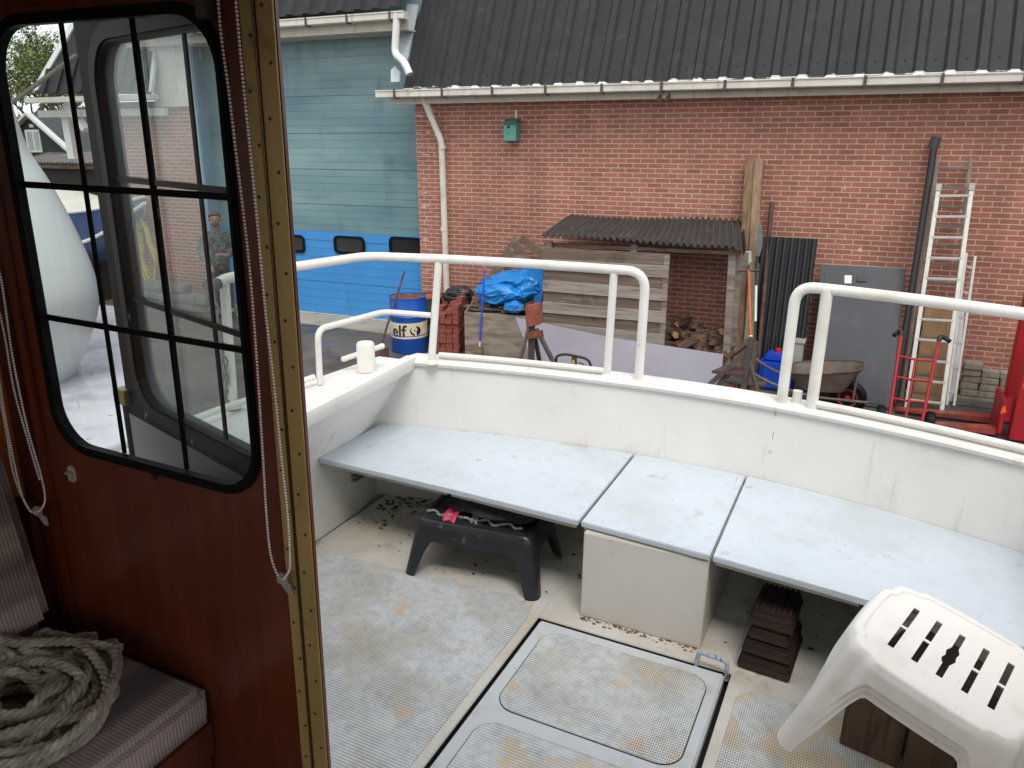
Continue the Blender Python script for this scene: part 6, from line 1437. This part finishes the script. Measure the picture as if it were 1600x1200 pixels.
def make_stool(name, label, cat, M_, w2, d2, h, legw, arch, flare, mat, slots, group=None, **kw):
    bm, f = plastic_stool(None, w2, d2, h, legw, arch, flare, mat, slots, **kw)
    if slots:
        ys_ = d2*.56; res = bmesh.ops.triangulate(bm, faces=[f])
    solidify(bm, .0035)
    o = bpy.data.objects.new(name, bpy.data.meshes.new(name)); bm.to_mesh(o.data); bm.free(); C.objects.link(o)
    if slots:
        cb = nb()
        for k in range(slots):
            x = -w2*.62+2*w2*.62*k/(slots-1)
            for y0, y1 in ((-d2*.60, -.006), (.004, d2*.60)):
                bx(cb, x-.0085, x+.0085, y0, y1, h-.03, h+.03)
        # the broken middle slot
        prism(cb, [V((-.012, -.05, h-.03)), V((-.017, -.03, h-.03)), V((-.012, -.012, h-.03)), V((-.016, .012, h-.03)), V((-.009, .035, h-.03)), V((.010, .04, h-.03)), V((.016, .022, h-.03)), V((.013, .0, h-.03)), V((.017, -.02, h-.03)), V((.010, -.045, h-.03))], (0, 0, .06))
        co = bpy.data.objects.new('cut', bpy.data.meshes.new('cut')); cb.to_mesh(co.data); cb.free(); C.objects.link(co)
        md = o.modifiers.new('b', 'BOOLEAN'); md.object = co; md.operation = 'DIFFERENCE'; md.solver = 'EXACT'; md.use_self = True
        dg = bpy.context.evaluated_depsgraph_get(); dg.update(); me = bpy.data.meshes.new_from_object(o.evaluated_get(dg)); o.modifiers.clear(); o.data = me; me.name = name; bpy.data.objects.remove(co)
    o.data.materials.clear(); o.data.materials.append(mat)
    for p in o.data.polygons: p.use_smooth = True
    o.data.set_sharp_from_angle(angle=math.radians(38))
    o.matrix_world = M_; return tag(o, label, cat, group)
def eul(y_, p_, r_):
    return Matrix.Rotation(y_, 4, 'Z') @ Matrix.Rotation(p_, 4, 'X') @ Matrix.Rotation(r_, 4, 'Y')
hS = .40
make_stool('step_stool', 'white plastic step stool with slotted top standing tilted in the cockpit', 'stool', BM4 @ Matrix.Translation((.325, 2.11, .44)) @ eul(-.30, .01, .22) @ Matrix.Translation((0, 0, -hS)), .205, .195, hS, .05, .29, .055, CHAIRW, 5, 'plastic step stools', r=.035, bul=.018)
# black stool under the bench
sb0 = V((-1.35, 2.60, 0))
make_stool('step_stool', 'black plastic step stool with wet gear on it under the bench', 'stool', BM4 @ Matrix.Translation(sb0) @ Matrix.Rotation(.12, 4, 'Z'), .245, .15, .245, .048, .165, .045, STOOLB, 0, 'plastic step stools', r=.035, step_=False)
bm = bundle(0, 0, 0, (.21, .12, .045), 0, 33, .05, (2, 3, 3)); bmesh.ops.translate(bm, verts=bm.verts, vec=sb0+V((.03, .02, .285))); solo('tool_bag', bm, TOOLBAG, 'dark canvas bag lying on the black stool', 'bag', sb0+V((0, 0, .25)), 'b', smooth=True)
q = BZ(700, 812, .24); bm = nb(); gridmesh(bm, lambda u_, v_: V((q.x-.03+.06*u_+.012*v_, q.y+.07-.10*v_, .262+.006*math.sin(u_*9)-.05*max(0, v_-.55)**1.2*1.6)), 10, 10); solidify(bm, .008); solo('rubber_glove', bm, PINK, 'pink rubber glove hanging over the edge of the black stool', 'glove', (q.x, q.y, .24), 'b', smooth=True)
q = BZ(738, 815, .24); bm = nb(); gridmesh(bm, lambda u_, v_: V((q.x-.012+.03*u_+.01*v_, q.y+.05-.07*v_, .26+.004*math.sin(u_*9)-.04*max(0, v_-.5))), 6, 8); solidify(bm, .006); solo('cloth_rag', bm, M('grey_rag', '#8e9192', .9), 'small grey rag beside the pink glove on the black stool', 'rag', (q.x, q.y, .24), 'b', smooth=True)
pts = [V((sb0.x-.22+.42*k/14, sb0.y-.112+.01*math.sin(k*1.7)+.05*k/14, .252+.006*math.sin(k*2.3))) for k in range(15)]
bm = nb(); tube(bm, smooth_path(pts, 4), .006, 7); solo('cord', bm, M('speckled_cord', '#8f8f8c', .8, n1=(120, .9)), 'speckled black and white cord along the front of the black stool', 'cord', sb0+V((0, -.1, .245)), 'b', smooth=True)
# stacked dark wooden blocks
wbk = V((-.155, 2.52, 0)); rotw = Matrix.Rotation(-.06, 3, 'Z'); z = 0
for (sx, sy, sz, lbl) in ((.165, .25, .06, 'lowest and widest dark wooden block of the stack under the bench'), (.15, .235, .05, 'second dark wooden block from the floor, under the bench'), (.125, .20, .055, 'third dark wooden block from the floor, under the bench'), (.135, .20, .06, 'top ribbed wooden block of the stack under the bench')):
    bm = nb(); box(bm, wbk+V((0, 0, z+sz/2)), (sx, sy, sz-.004), rotw, .007)
    box(bm, wbk+V((0, 0, z+sz*.3)), (sx+.012, sy+.012, sz*.45), rotw, .004)
    if sz == .06 and z > .1:
        for k in range(7): box(bm, wbk+V((-.055+.018*k, 0, z+sz)), (.009, sy-.01, .012), rotw, .002)
    solo('wooden_block', bm, CARVED, lbl, 'wooden block', wbk+V((0, 0, z)), 'b', 'dark wooden blocks stacked under the bench'); z += sz
# wooden chest behind the stool
bm = nb(); q0_, q1_ = BZ(1275, 1115, 0), None
cw = thing('plank_chest', 'brown wooden plank chest standing on the cockpit floor behind the white stool', 'chest', (.42, 2.25, 0), 'b')
for k in range(3):
    bm = nb(); box(bm, V((.18+.17*k, 2.16-.03*k, .095)), (.166, .02, .185), Matrix.Rotation(-.2, 3, 'Z'), .003); obj('front_plank', bm, PLANKB, cw)
bm = nb(); box(bm, V((.385, 2.245, .10)), (.5, .16, .18), Matrix.Rotation(-.2, 3, 'Z'), .004); obj('body', bm, PLANKB, cw)
bm = nb(); box(bm, V((.385, 2.24, .20)), (.54, .21, .018), Matrix.Rotation(-.2, 3, 'Z'), .004); obj('lid', bm, M('grey_chest_lid', '#6d675e', .7, n1=(4, .25), dirt=('#4a443c', 6, .55, .1, .6)), cw)

# leaf litter in the corners of the cockpit sole
bm = nb(); rnd = random.Random(77)
for k in range(430):
    if rnd.random() < .5: x, y = -2.08+abs(rnd.gauss(0, .2)), 3.02-abs(rnd.gauss(0, .15))
    else: x, y = rnd.uniform(-2.05, .5), 2.45+rnd.random()*.6
    if y > ytr(x)-.03 or y < 2.4 or (-.87 < x < -.37): continue
    s_ = .0016+.014*rnd.random()**3.2; a = rnd.random()*6.28; p = V((x, y, .0035)); d = V((math.cos(a), math.sin(a), 0))*s_; e = V((-d.y, d.x, 0))*rnd.uniform(.3, .7)
    prism(bm, [p-d, p-e+V((0, 0, .002)), p+d, p+e+V((0, 0, .003))], (0, 0, .0012))
o = obj('leaf_litter', bm, M('dead_leaf', '#4a3626', .9, n1=(30, .5)), None); o.matrix_world = BM4; o['kind'] = 'stuff'

bm = nb()
for pts in (((1212, 637), (1210, 643), (1212, 650)), ((1209, 676), (1207, 684), (1208, 690))): tube(bm, [BY(px, py, ytr(-.33)-.004) for px, py in pts], .001, 5)
obj('paint_crack', bm, GAPM, boat)
